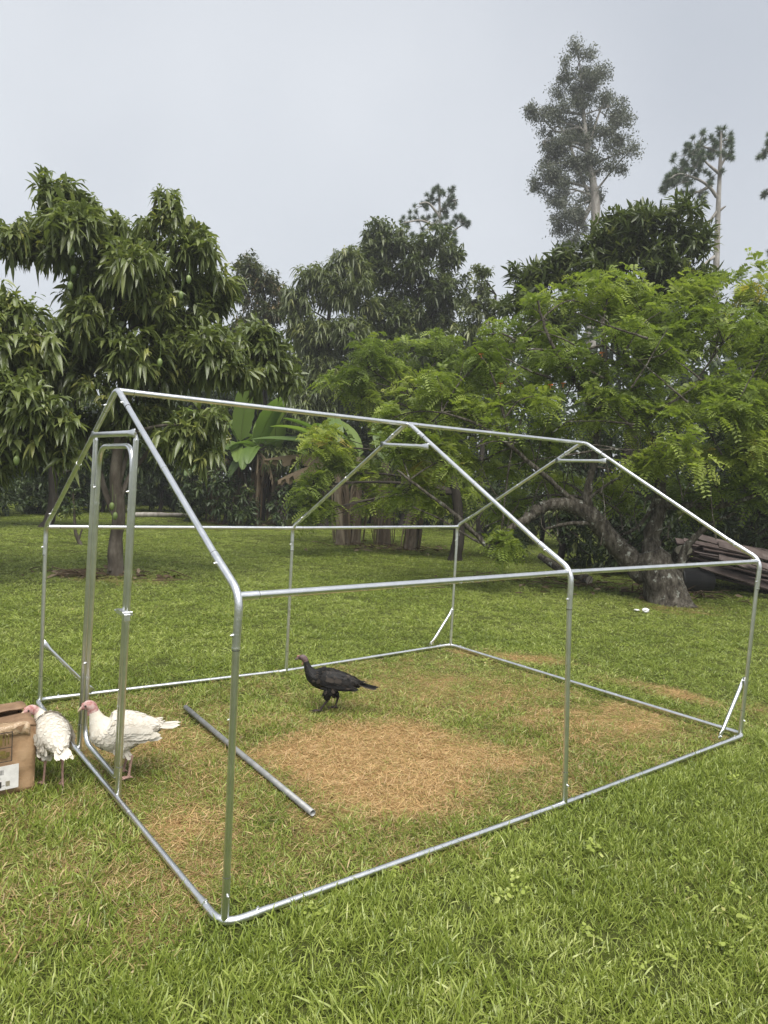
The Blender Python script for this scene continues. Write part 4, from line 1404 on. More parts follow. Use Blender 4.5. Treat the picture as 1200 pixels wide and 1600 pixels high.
def pinnate_crown(per=7, L=(0.10, 0.23), pairs=6, droop=0.6):
    def fn(g, P, A, rng):
        for j in range(per):
            az = rng.uniform(0, 6.28, len(P))
            flat = np.stack([np.cos(az), np.sin(az), rng.uniform(-0.6, 1.0, len(P))], 1)
            d = unit(A * 0.6 + flat)
            tone = hash_noise(P[:, 0] * 1.6 + P[:, 1], P[:, 2] * 1.6, 5)
            rnd = np.clip(0.75 * tone + rng.uniform(-0.1, 0.35, len(P)), 0, 1)
            fronds(g, P + rng.normal(0, 0.06, P.shape), d, rng.uniform(L[0], L[1], len(P)), rng, pairs, 0.40, droop, rnd, 0.36)
    return fn

# ------------------------------------------------------------------ mango tree beside the frame
def fruits(root, base, spots, rng):
    for px, py, ds in spots:
        c = at(px, py, ds)
        g = Geo()
        n, V, F = 10, [], []
        for i, t in enumerate(np.linspace(0, 1, 7)):
            r = 0.042 * math.sqrt(max(0.001, math.sin(math.pi * (0.03 + 0.94 * t)))) * (1.08 - 0.25 * t)
            for a_ in np.linspace(0, 2 * math.pi, n, endpoint=False):
                V.append((r * math.cos(a_), r * 0.85 * math.sin(a_), -0.13 * t))
        for i in range(6):
            for j in range(n):
                F.append((i * n + j, i * n + (j + 1) % n, (i + 1) * n + (j + 1) % n, (i + 1) * n + j))
        g.add(V, F)
        g.f.append(np.array([np.arange(n)[::-1], 60 + np.arange(n)]))
        add_tube(g, [(0, 0, -0.005), (0.01, 0, 0.12), (0.0, 0.01, 0.28)], 0.003, 5, False)
        f = link('fruit', g.mesh('fruit', M['fruit']), root)
        f.location = c - np.array(base)

D1 = 12.3
mb = np.array([2.44, 9.34, GZ])
rows = [(100, 312, 38, 42, -.3), (72, 372, 52, 46, .2), (125, 365, 50, 48, -.4), (25, 385, 30, 26, .1), (168, 358, 38, 34, .3), (212, 392, 36, 32, .1),
        (262, 325, 24, 28, -.5), (258, 388, 50, 44, -.2), (312, 372, 34, 26, -.1), (296, 430, 52, 46, .2), (200, 435, 62, 50, -.6), (140, 435, 50, 46, .4),
        (340, 455, 42, 40, .4), (245, 500, 70, 50, .2), (135, 505, 60, 52, -.5), (330, 530, 60, 52, -.3), (395, 520, 44, 48, .5), (190, 575, 66, 52, -.6),
        (270, 590, 66, 56, .1), (350, 590, 48, 38, -.4), (420, 585, 40, 46, .3), (120, 590, 56, 50, .3), (95, 540, 40, 36, .6), (290, 665, 54, 44, -.8),
        (210, 650, 48, 40, .2), (140, 660, 44, 36, .8)]
lbM = lobes(rows, D1)
mango = make_tree('mango_tree', 'glossy-leaved mango tree with drooping leaves and forked brown trunk beside the pipe frame doorway', 'tree', mb,
          [mb - [0, 0, .08], at(181, 850, D1), at(186, 800, D1), at(180, 745, D1), at(190, 660, D1), at(195, 560, D1), at(180, 430, D1)],
          [0.115, 0.105, 0.10, 0.092, 0.075, 0.055, 0.025], lbM, mango_crown(12, (0.15, 0.27), (0.26, 0.36), (0.1, 1.3)), M['bark_grey'], M['mango_leaf'], 31, 17.0, clump=(5, (0.48, 0.70), (0.3, 0.95)), twigs=4, limb_r=0.55,
          extra=lambda g, rng: [add_tube(g, smooth_path([at(a[0], a[1], D1 + q * 0.2) for q, a in enumerate(pp)], 5), np.linspace(r, 0.02, 5 * (len(pp) - 1) + 1), 9, False)
                                for pp, r in (([(184, 812), (165, 770), (152, 725), (128, 670), (110, 600)], 0.06), ([(183, 790), (205, 740), (240, 690), (262, 600)], 0.05), ([(182, 770), (200, 700), (215, 620), (240, 520)], 0.045))])
fruits(mango, mb, [(115, 415, 11.6), (112, 385, 11.5), (283, 455, 11.5), (295, 430, 11.4), (180, 800, 12.05), (175, 785, 12.0), (110, 440, 11.6), (250, 560, 11.3)], None)

mb2 = foot(-70, 11.4)
rows = [(5, 478, 28, 22, 0), (-50, 500, 60, 60, .2), (34, 520, 40, 34, -.4), (-20, 560, 70, 60, .2), (50, 575, 44, 44, .3), (10, 620, 60, 52, -.5), (60, 655, 46, 42, -.6),
        (-50, 650, 70, 60, .2), (15, 690, 54, 40, -.3), (-30, 730, 50, 30, 0), (-90, 540, 70, 70, .3), (75, 700, 36, 26, -.4)]
lbM2 = lobes(rows, 11.4)
mango2 = make_tree('mango_tree', 'mango tree with a large hanging green fruit, past the corner post behind the box', 'tree', mb2,
          [mb2 - [0, 0, .08], at(-68, 840, 11.4), at(-60, 760, 11.4), at(-55, 650, 11.5), at(-50, 520, 11.4)], [0.15, 0.13, 0.12, 0.09, 0.04], lbM2,
          mango_crown(12, (0.15, 0.27), (0.26, 0.36), (0.1, 1.3)), M['bark_grey'], M['mango_leaf'], 32, 17.0, clump=(5, (0.48, 0.70), (0.3, 0.95)), twigs=4, limb_r=0.5)
fruits(mango2, mb2, [(26, 712, 10.7), (42, 620, 10.6), (20, 700, 11.2)], None)

# ------------------------------------------------------------------ leaning feathery-leaved tree with lichen-spotted limbs
DT = 12.4
tb = np.array([9.43, 3.79, GZ])
def lean_wood(g, rng):
    def P_(q, dd=0.0): return at(q[0], q[1], DT + dd)
    def limb(pts, r0, r1, n=12, dd=None, lump=0.16):
        dd = dd if dd is not None else [0] * len(pts)
        pth = smooth_path([P_(q, e) for q, e in zip(pts, dd)], 6)
        rr = np.linspace(r0, r1, len(pth)) * (1 + lump * rng.normal(0, 0.5, len(pth)))
        pth = pth + rng.normal(0, 0.12 * min(r0, 0.12), pth.shape)
        add_tube(g, pth, np.maximum(rr, 0.004), n, False)
    limb([(1010, 900), (975, 865), (945, 832), (915, 800), (880, 788), (845, 795), (815, 815), (785, 838)], 0.20, 0.045, 14, [0, -.1, -.2, -.3, -.4, -.5, -.6, -.7])
    limb([(785, 838), (765, 855), (740, 832), (700, 795), (660, 765), (620, 735)], 0.05, 0.016, 8, [-.7, -.75, -.8, -.9, -1.0, -1.0])
    limb([(765, 855), (735, 840), (690, 812), (645, 792)], 0.028, 0.01, 7, [-.75, -.8, -.8, -.9])
    limb([(922, 812), (917, 775), (924, 740), (932, 690), (940, 640), (948, 570), (940, 500)], 0.08, 0.025, 10, [-.3] * 7)
    limb([(935, 672), (915, 620), (880, 570), (855, 520), (840, 470)], 0.05, 0.016, 8, [-.3, -.3, -.4, -.5, -.5])
    limb([(1015, 890), (1020, 840), (1030, 790), (1028, 740), (1018, 690), (1010, 655)], 0.15, 0.05, 12, [0, .1, .2, .2, .2, .2])
    limb([(1010, 655), (1030, 640), (1050, 620), (1085, 600)], 0.04, 0.02, 8, [.2] * 4)
    limb([(1010, 655), (995, 635), (1000, 560), (1020, 480)], 0.045, 0.02, 8, [.2] * 4)
    limb([(1030, 790), (1075, 790), (1130, 790), (1190, 770)], 0.07, 0.03, 9, [.2, .1, 0, -.1])
    limb([(1055, 905), (1075, 850), (1110, 820), (1150, 800)], 0.08, 0.02, 9, [0, .1, .2, .2])
    limb([(930, 818), (890, 818), (850, 826)], 0.045, 0.018, 8, [-.3, -.4, -.4])
    limb([(1030, 770), (1000, 820), (960, 840)], 0.04, 0.02, 8, [.2, .1, 0])
    limb([(915, 800), (870, 760), (800, 700), (740, 660), (690, 645)], 0.05, 0.014, 8, [-.3, -.5, -.8, -1.0, -1.0])
    limb([(1085, 600), (1120, 640), (1140, 660)], 0.02, 0.03, 7, [.2, -.3, -.4])
    limb([(800, 700), (770, 590), (740, 540)], 0.025, 0.01, 7, [-.8, -.8, -.8])
    limb([(860, 590), (830, 580), (790, 560)], 0.022, 0.01, 7, [-.5, -.8, -.9])
    for q in range(34):
        a_ = (rng.uniform(650, 1160), rng.uniform(520, 740))
        an = rng.uniform(-0.2, 1.1) * rng.choice([-1, 1])
        l_ = rng.uniform(50, 130)
        b_ = (a_[0] + l_ * math.cos(an) * rng.choice([-1, 1]), a_[1] - l_ * abs(math.sin(an)))
        e = rng.uniform(-1.2, -0.3)
        limb([a_, ((a_[0] + b_[0]) / 2 + rng.uniform(-8, 8), (a_[1] + b_[1]) / 2 + rng.uniform(-8, 8)), b_], rng.uniform(0.012, 0.022), 0.006, 5, [e] * 3)
    for q in range(60):
        a_ = (rng.uniform(700, 1120), rng.uniform(720, 860))
        b_ = (a_[0] + rng.uniform(-60, 60), a_[1] - rng.uniform(20, 90))
        e = rng.uniform(-0.8, 0.6)
        limb([a_, ((a_[0] + b_[0]) / 2 + rng.uniform(-10, 10), (a_[1] + b_[1]) / 2), b_], 0.012, 0.006, 5, [e] * 3)
rows = [(905, 470, 44, 28, .3), (862, 508, 50, 36, 0), (950, 462, 46, 34, .2), (1005, 490, 50, 40, .4), (1080, 478, 46, 36, .4), (800, 548, 50, 34, -.2), (740, 575, 46, 36, -.4),
        (690, 610, 40, 34, -.6), (880, 565, 60, 44, -.5), (970, 560, 64, 48, -.3), (1055, 560, 64, 48, 0), (1130, 535, 50, 46, .2), (820, 625, 56, 40, -.6), (740, 650, 50, 40, -.8),
        (672, 665, 44, 36, -.8), (930, 640, 54, 40, -.7), (1030, 640, 60, 40, -.6), (1110, 630, 54, 46, -.3), (1170, 610, 44, 50, 0), (1150, 700, 50, 38, -.4), (1085, 705, 50, 36, -.7),
        (690, 720, 46, 32, -.7), (625, 710, 42, 36, -.5), (612, 655, 36, 32, -.5), (640, 765, 40, 24, -.4), (745, 730, 40, 28, -.3), (800, 700, 40, 30, .2),
        (860, 690, 40, 34, .3), (782, 850, 16, 26, -.7), (800, 785, 34, 30, .8), (870, 755, 30, 26, .9), (960, 770, 34, 30, .9), (1075, 770, 40, 26, .3), (1160, 760, 44, 26, 0),
        (1210, 560, 50, 60, .3), (1230, 680, 50, 60, 0), (1000, 735, 30, 20, -.6)]
lbT = lobes(rows, DT)
forks = [(at(920, 780, DT - .3), .05), (at(940, 640, DT - .3), .04), (at(940, 540, DT - .3), .04), (at(1010, 655, DT + .2), .04), (at(1005, 560, DT + .2), .03), (at(1030, 790, DT + .2), .05),
         (at(1130, 790, DT), .04), (at(1085, 600, DT + .2), .03), (at(800, 700, DT - .8), .03), (at(690, 645, DT - 1), .02), (at(640, 750, DT - 1), .02), (at(845, 500, DT - .5), .02), (at(1180, 770, DT), .03)]
tam = make_tree('leaning_tree', 'wide leaning tree with feathery bright green leaves and lichen-spotted arching limbs', 'tree', tb,
          [tb - [0, 0, .15], at(1042, 925, DT), at(1030, 900, DT), at(1018, 878, DT), at(1012, 862, DT)], [0.35, 0.34, 0.33, 0.31, 0.24], lbT, pinnate_crown(7),
          M['bark_lichen'], M['pinnate_leaf'], 41, 21.0, clump=(6, (0.26, 0.46), (0.35, 1.15)), twigs=4, forks=forks, limb_r=0.6, twig_r=0.009, inner=0.3, rough=0.4, extra=lean_wood, flare=1.25)
rngf = np.random.default_rng(77)
for px, py, ds in ((941, 552, 11.3), (880, 600, 11.2), (860, 602, 11.3), (782, 600, 11.2), (752, 554, 11.4), (1000, 505, 11.6)):
    g = Geo()
    for q in range(7):
        a_ = q / 7 * 6.28
        d = np.array([[math.cos(a_), math.sin(a_), 0.6]])
        leaf_batch(g, np.zeros((1, 3)), d, 0.05, 0.03, 0.3, rngf, np.array([0.5]))
    add_tube(g, [(0, 0, 0), (0, 0, -0.05)], 0.004, 5)
    f = link('flower', g.mesh('flower', M['flower']), tam)
    f.location = at(px, py, ds) - tb

# a second tree of the same kind, thin dark stem, behind the rear posts
t2 = foot(716, 16.2)
rows = [(575, 575, 36, 34, 0), (560, 620, 50, 40, 0), (600, 560, 30, 26, .2), (540, 590, 30, 20, -.2), (650, 600, 50, 44, .3), (520, 700, 40, 44, -.4), (490, 760, 30, 44, -.5), (560, 740, 50, 44, .1),
        (600, 780, 40, 24, .3), (660, 780, 44, 24, .4), (720, 770, 44, 40, .4), (690, 560, 50, 40, .5), (760, 600, 60, 50, .6), (500, 800, 20, 16, -.5), (650, 690, 60, 60, .5)]
lb2 = lobes(rows, 16.2)
make_tree('feathery_tree', 'slender dark-stemmed tree with feathery light green leaves behind the banana stems', 'tree', t2,
          [t2 - [0, 0, .06], at(717, 830, 16.2), at(712, 770, 16.2), at(690, 700, 16.2), at(640, 620, 16.2)], [0.13, 0.12, 0.11, 0.08, 0.03], lb2, pinnate_crown(6, (0.15, 0.28), 6),
          M['bark_dark'], M['pinnate_leaf'], 42, 14.0, clump=(5, (0.32, 0.5), (0.35, 1.1)), twigs=3, limb_r=0.5, inner=0.4)
t3 = foot(1290, 15.5)
rows = [(1165, 500, 44, 40, 0), (1200, 540, 60, 60, .3), (1250, 480, 70, 60, .3), (1180, 620, 50, 60, .2), (1260, 600, 80, 80, 0), (1180, 700, 50, 50, 0), (1260, 720, 70, 60, 0), (1330, 560, 80, 90, 0)]
make_tree('feathery_tree', 'feathery light green tree crowding up behind the plank pile', 'tree', t3,
          [t3 - [0, 0, .06], at(1288, 830, 15.5), at(1280, 720, 15.5), at(1265, 600, 15.5)], [0.16, 0.15, 0.12, 0.05], lobes(rows, 15.5), pinnate_crown(6, (0.15, 0.28), 6),
          M['bark_grey'], M['pinnate_leaf'], 43, 13.0, clump=(5, (0.32, 0.5), (0.35, 1.1)), twigs=3, limb_r=0.5, inner=0.4)

# ------------------------------------------------------------------ taller trees behind
def broad(name, label, px, dist, rows, leafmat, seed, dens, n=9, L=(0.16, 0.25), W=(0.24, 0.34), bark='bark_dark', r=0.2, group=None, young=0.05, droop=(0.3, 0.9), twigs=3, top=None, inner=0.55, tilt=0, clump=(5, (0.50, 0.72), (0.2, 0.95))):
    b = foot(px, dist)
    lb = lobes(rows, dist)
    zt = max(c[2] for c, R in lb)
    tp = [b - np.array([0, 0, .1])] + [b + np.array([0.15 * math.sin(q * 5 + seed), 0.1 * math.cos(q * 4 + seed), 0]) + RIGHT * tilt * q + np.array([0, 0, (zt - GZ) * q]) for q in (0.18, 0.4, 0.65, 0.92)]
    return make_tree(name, label, 'tree', b, tp, [r, r * .85, r * .7, r * .45, 0.04], lb, mango_crown(n, L, W, droop, young), M[bark], M[leafmat], seed, dens, group, twigs, None, 0.45, 0.018, inner, sides=8, clump=clump)

broad('broadleaf_tree', 'dark round-topped tree with bronze young leaves, behind the mango tree', 405, 27,
      [(400, 425, 34, 28), (425, 445, 30, 30), (385, 455, 30, 34), (415, 480, 36, 34), (440, 480, 22, 26), (400, 520, 44, 44), (430, 560, 44, 44), (380, 580, 44, 50)], 'bronze_leaf', 51, 9.0, 10, (0.18, 0.28), young=0.2)
broad('broadleaf_tree', 'olive green tree with drooping leaf clusters left of the tallest dark tree', 505, 25,
      [(495, 432, 34, 30), (545, 415, 32, 30), (520, 455, 40, 34), (470, 480, 34, 38), (560, 450, 34, 36), (480, 530, 44, 44), (540, 520, 46, 40), (500, 590, 54, 50), (470, 640, 50, 50), (550, 600, 50, 50), (480, 700, 50, 50)],
      'avocado_leaf', 52, 9.5, 11, (0.22, 0.32), (0.22, 0.30), droop=(0.6, 1.3))
broad('broadleaf_tree', 'dense dark green tree rising in front of the small pine', 640, 26,
      [(583, 372, 26, 26), (620, 385, 38, 34), (665, 385, 38, 34), (700, 405, 30, 32), (590, 420, 40, 36), (645, 430, 50, 40), (695, 450, 36, 40), (610, 480, 54, 44), (670, 500, 50, 44), (580, 540, 50, 50), (640, 560, 60, 50), (690, 560, 40, 44),
       (600, 630, 60, 60), (670, 640, 60, 60), (620, 710, 60, 50)], 'dark_leaf', 53, 10.0, 10, (0.20, 0.30), (0.26, 0.36), r=0.28)
broad('slender_tree', 'thin open dark tree beside the feathery crown', 755, 24,
      [(748, 425, 14, 16), (758, 450, 20, 16), (740, 470, 24, 24), (775, 480, 26, 24), (750, 510, 34, 34), (730, 540, 34, 34), (780, 540, 34, 30)], 'avocado_leaf', 54, 7.0, 9, (0.16, 0.26), (0.26, 0.34), r=0.12, inner=0.3)
broad('broadleaf_tree', 'dark glossy long-leaved tree standing behind the leaning feathery tree', 985, 16.5,
      [(1005, 335, 36, 30), (955, 360, 34, 30), (1055, 345, 36, 32), (1080, 380, 26, 26), (1000, 375, 46, 36), (1050, 400, 46, 36), (930, 395, 36, 34), (880, 405, 36, 26), (845, 430, 36, 30), (975, 420, 50, 36), (1040, 450, 54, 36), (1095, 440, 30, 34),
       (900, 440, 50, 36), (820, 470, 40, 36), (870, 500, 50, 40), (840, 540, 40, 40), (960, 490, 60, 44), (1060, 510, 60, 44), (1110, 490, 34, 34)], 'dark_leaf', 55, 12.0, 11, (0.20, 0.30), (0.20, 0.28), r=0.2, droop=(-0.1, 0.5), young=0.03)
broad('slender_tree', 'small open-crowned tree against the sky beyond the plank pile', 1165, 24,
      [(1160, 470, 16, 14), (1180, 485, 20, 16), (1145, 490, 18, 16), (1165, 505, 26, 18), (1195, 510, 26, 22), (1150, 530, 30, 24), (1195, 550, 34, 30)], 'avocado_leaf', 56, 7.0, 8, (0.12, 0.2), (0.34, 0.44), r=0.1, inner=0.25)

# tall thin grey-green tree
DE = 38.0
eb = foot(915, DE)
rows = [(905, 96, 18, 20), (872, 122, 18, 24), (930, 128, 24, 26), (900, 150, 30, 30), (950, 168, 24, 28), (872, 175, 24, 26), (915, 195, 34, 30), (962, 205, 20, 24), (828, 172, 15, 13), (845, 190, 12, 14), (848, 222, 18, 18), (880, 225, 30, 26),
        (935, 235, 34, 26), (972, 240, 22, 22), (855, 255, 24, 24), (900, 262, 32, 26), (848, 285, 18, 20), (950, 262, 24, 18), (880, 295, 32, 26), (920, 300, 26, 26), (895, 330, 28, 24), (900, 360, 26, 22), (890, 385, 24, 20)]
def euc_crown(g, P, A, rng):
    size = rng.uniform(0.08, 0.19, len(P))
    for j in range(36):
        loose_leaves(g, P + rng.normal(0, 1, P.shape) * size[:, None], rng, (0.10, 0.17), (0.28, 0.42), 0.9)
def euc_wood(g, rng):
    for pp, r in (([(918, 300), (880, 205), (862, 205), (850, 225)], 0.09), ([(916, 210), (905, 200), (872, 206), (860, 198), (842, 178), (828, 170)], 0.08), ([(918, 240), (935, 180), (948, 150)], 0.08), ([(930, 300), (960, 262), (980, 240)], 0.06)):
        pth = smooth_path([at(*q, DE) for q in pp], 5)
        add_tube(g, pth, np.linspace(r, 0.02, len(pth)), 6, False)
make_tree('tall_tree', 'very tall thin grey-green tree towering hazily above the dark long-leaved tree', 'tree', eb,
          [eb - [0, 0, .2], at(922, 560, DE), at(928, 400, DE), at(930, 310, DE), at(918, 240, DE), at(912, 180, DE), at(906, 100, DE)], [0.34, 0.30, 0.24, 0.2, 0.15, 0.1, 0.03],
          lobes([(a, b_, c * 1.0, d * 1.0) for a, b_, c, d in rows], DE), euc_crown, M['bark_pale'], M['euc_leaf'], 61, 8.5, clump=(4, (0.34, 0.56), (0.35, 1.1)), twigs=5, inner=0.2, rough=0.3, limb_r=0.4, twig_r=0.02, sides=8, extra=euc_wood)

def pine(name, label, px, dist, trunk, branches, tufts, seed, r=0.2, group=None, nl=0.30):
    rng = np.random.default_rng(seed)
    b = foot(px, dist)
    root = thing(name, label, 'tree', tuple(b), 0, group)
    g = Geo()
    tp = smooth_path([b - np.array([0, 0, .2])] + [at(x, y, dist) for x, y in trunk], 6)
    add_tube(g, tp, np.linspace(r, 0.05, len(tp)), 10)
    for br in branches:
        e = rng.uniform(-0.6, 0.6)
        pth = smooth_path([at(x, y, dist + e * k) for k, (x, y) in enumerate(br)], 5)
        add_tube(g, pth, np.linspace(r * 0.4, 0.03, len(pth)), 6, False)
    c = Geo()
    for x, y, rr, n in tufts:
        cc = at(x, y, dist + rng.uniform(-0.8, 0.8))
        k = dist / FPX
        for q in range(n):
            p = cc + (RIGHT * rng.normal(0, 0.5) + VIEW * rng.normal(0, 0.5) + np.array([0, 0, 1]) * rng.normal(0, 0.42)) * rr * k
            add_tube(g, [cc, (cc + p) / 2 + rng.normal(0, 0.04, 3), p], [0.022, 0.016, 0.01], 4, False)
            m_ = 130
            d = unit(rng.normal(0, 1, (m_, 3)) + np.array([0, 0, 0.25]) + unit(p - cc) * 0.5)
            L = rng.uniform(0.6, 1.0, m_) * nl
            s = unit(np.cross(d, rng.normal(0, 1, (m_, 3)))) * 0.011
            V = np.stack([p - s + d * 0.02, p + s + d * 0.02, p + d * L[:, None]], 1).reshape(-1, 3)
            c.add(V, np.arange(m_ * 3).reshape(-1, 3), np.repeat(rng.uniform(0, 1, m_), 3))
    o = link('trunk', g.mesh('trunk', M['bark_pale']), root)
    o.location = -b
    o = link('crown', c.mesh('crown', M['pine_needle']), root)
    o.location = -b
    o['kind'] = 'stuff'
    return root
pine('pine_tree', 'tall bare-trunked pine with foliage only at the top on one side', 1118, 38, [(1116, 520), (1119, 420), (1122, 330), (1125, 260), (1127, 205)],
     [[(1120, 308), (1108, 292), (1090, 280), (1062, 272), (1045, 280)], [(1125, 272), (1108, 258), (1095, 245)], [(1126, 240), (1108, 232), (1085, 225)], [(1124, 262), (1138, 240)], [(1121, 330), (1106, 350), (1098, 360)], [(1118, 400), (1104, 410), (1096, 418)], [(1123, 330), (1134, 322)], [(1112, 290), (1090, 300), (1070, 300)]],
     [(1128, 208, 8, 4), (1130, 220, 16, 9), (1118, 228, 14, 8), (1090, 232, 20, 16), (1078, 242, 18, 14), (1100, 245, 16, 8), (1065, 262, 20, 14), (1048, 275, 14, 10), (1085, 262, 18, 12), (1042, 290, 12, 8), (1070, 285, 20, 12), (1092, 300, 18, 10), (1140, 240, 10, 6), (1112, 280, 10, 4)], 71, 0.21)
pine('pine_tree', 'small open pine showing above the dense dark tree', 690, 40, [(692, 500), (690, 400), (688, 350), (686, 300)],
     [[(690, 380), (710, 360), (725, 350)], [(689, 360), (660, 345), (632, 348)], [(688, 340), (670, 318), (655, 318)], [(687, 330), (705, 315), (715, 312)], [(690, 385), (712, 382)]],
     [(686, 298, 10, 6), (700, 308, 14, 8), (672, 312, 14, 8), (660, 322, 14, 7), (712, 316, 10, 5), (690, 330, 18, 10), (715, 345, 16, 9), (726, 352, 8, 5), (680, 350, 22, 12), (655, 345, 14, 7), (632, 348, 12, 7), (700, 360, 20, 9), (640, 365, 10, 4), (712, 382, 10, 5)], 72, 0.2)
pine('pine_tree', 'pine standing beyond the plank pile, mostly cut off by the edge of view', 1215, 38, [(1214, 520), (1216, 400), (1218, 260)],
     [[(1216, 320), (1204, 300), (1198, 295)], [(1216, 260), (1204, 240), (1198, 235)], [(1215, 410), (1202, 400)]],
     [(1199, 232, 12, 8), (1210, 215, 16, 10), (1200, 300, 8, 5), (1202, 395, 9, 6), (1225, 240, 24, 16), (1230, 290, 20, 10)], 73, 0.22)

# ------------------------------------------------------------------ undergrowth
def shrub_crown(g, P, A, rng):
    whorls(g, P, unit(A + np.array([0, 0, 0.4]) + rng.normal(0, 0.4, A.shape)), rng, 8, (0.14, 0.24), (0.3, 0.45), (0.6, 1.5), (0.1, 0.8), 0.08)
SH = [(-60, 26, 760, 110, 70, 'thicket shrub with yellowish leaf tips at the lawn edge by the mango trunks'), (60, 27.5, 740, 80, 70, None), (160, 29, 735, 90, 80, None), (250, 30, 730, 80, 90, None),
      (330, 31, 700, 80, 120, None), (420, 31, 690, 80, 120, None), (500, 30, 720, 80, 90, None), (580, 28, 720, 80, 110, None), (670, 27, 730, 80, 100, None), (760, 26, 720, 80, 110, None),
      (850, 23, 720, 80, 110, None), (940, 21, 730, 90, 120, None), (1030, 20, 730, 90, 120, None), (1120, 19, 740, 90, 120, None), (1210, 18.5, 740, 90, 130, None), (1320, 19, 730, 90, 140, None), (800, 17.2, 800, 60, 36, None), (880, 16.6, 795, 60, 44, None), (960, 16.0, 800, 60, 50, None), (1040, 15.8, 800, 50, 50, None), (1110, 16.4, 790, 60, 60, None), (1190, 16.6, 800, 60, 60, None), (-170, 24, 740, 100, 100, None), (352, 24.2, 745, 26, 44, None), (388, 23.8, 775, 20, 22, None), (444, 24.0, 770, 30, 28, None), (300, 25, 750, 36, 44, None)]
WHERE = ['beside the second mango tree', 'left of the mango trunk, past the sapling', 'behind the mango trunk', 'behind the pale cut log', 'behind the shaggiest banana stems', 'beside the banana clump, under the bronze-topped tree', 'under the olive green tree', 'behind the first banana stems of the row', 'behind the dense dark tree', 'behind the slender dark stem', 'behind the arching lichen-spotted limb', 'behind the leaning trunk', 'between the leaning trunk and the plank pile', 'behind the plank pile', 'behind the plank pile under the small open-crowned tree', 'well past the plank pile', 'low behind the hanging end of the arching limb', 'low under the arching limb', 'low behind the leaning limb', 'low just behind the leaning trunk', 'low behind the black tub', 'low behind the plank ends', 'well past the second mango tree', 'small, growing among the shaggy banana stems on the mango side', 'small, growing against the middle shaggy banana stems', 'small, at the feathery-tree end of the shaggy banana clump', 'low beside the pale cut log']
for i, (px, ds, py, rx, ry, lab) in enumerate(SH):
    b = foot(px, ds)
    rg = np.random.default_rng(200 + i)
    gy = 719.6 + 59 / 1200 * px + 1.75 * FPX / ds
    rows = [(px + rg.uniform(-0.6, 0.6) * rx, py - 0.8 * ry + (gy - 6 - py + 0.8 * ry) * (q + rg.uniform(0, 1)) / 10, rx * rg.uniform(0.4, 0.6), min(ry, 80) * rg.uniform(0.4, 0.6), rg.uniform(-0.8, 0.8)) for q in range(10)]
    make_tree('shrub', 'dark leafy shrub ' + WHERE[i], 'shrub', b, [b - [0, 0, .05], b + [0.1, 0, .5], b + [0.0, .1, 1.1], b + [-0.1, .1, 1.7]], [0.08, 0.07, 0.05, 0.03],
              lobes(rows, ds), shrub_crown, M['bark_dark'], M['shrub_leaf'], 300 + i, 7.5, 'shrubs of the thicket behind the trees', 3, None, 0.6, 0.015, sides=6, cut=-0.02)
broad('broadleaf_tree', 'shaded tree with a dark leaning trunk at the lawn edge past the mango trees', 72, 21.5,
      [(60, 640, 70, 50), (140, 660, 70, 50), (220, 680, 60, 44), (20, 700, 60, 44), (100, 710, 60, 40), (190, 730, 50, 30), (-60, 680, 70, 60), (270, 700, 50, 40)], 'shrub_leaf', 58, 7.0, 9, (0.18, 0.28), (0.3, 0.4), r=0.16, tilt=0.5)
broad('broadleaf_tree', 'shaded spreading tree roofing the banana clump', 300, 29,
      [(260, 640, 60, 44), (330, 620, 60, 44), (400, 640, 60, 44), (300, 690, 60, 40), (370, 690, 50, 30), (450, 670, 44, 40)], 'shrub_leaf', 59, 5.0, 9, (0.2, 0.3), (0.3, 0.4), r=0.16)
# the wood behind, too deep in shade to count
g = Geo()
rg = np.random.default_rng(5)
for q in range(74):
    px = -1030 + q * 38 + rg.uniform(-15, 15)
    ds = 35 + rg.uniform(-1.5, 4) - 5 * max(0, (px - 700) / 900)
    b = foot(px, ds)
    lim = (490, 560) if 330 < px < 800 else ((500, 570) if px >= 800 else ((570, 640) if px > -60 else (440, 560)))
    top = at(px, rg.uniform(*lim), ds)[2]
    n = 700
    t = rg.uniform(0, 1, n)
    P = b + RIGHT * rg.normal(0, 0.9, (n, 1)) + VIEW * rg.normal(0, 0.8, (n, 1)) + np.array([0, 0, 1.0]) * (0.1 + t * (top - GZ))[:, None]
    d = unit(rg.normal(0, 1, (n, 3)))
    leaf_batch(g, P, d, rg.uniform(0.3, 0.55, n), rg.uniform(0.16, 0.3, n), 0.3, rg, rg.uniform(0, 0.7, n))
    add_tube(g, [b - [0, 0, .1], b + [0.1, 0, (top - GZ) * 0.5], b + [0, 0.1, top - GZ]], [0.12, 0.09, 0.03], 6, False)
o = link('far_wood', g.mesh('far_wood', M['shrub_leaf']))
tag(o, 'dark mass of woodland closing the view behind the trees', 'woodland', kind='stuff')

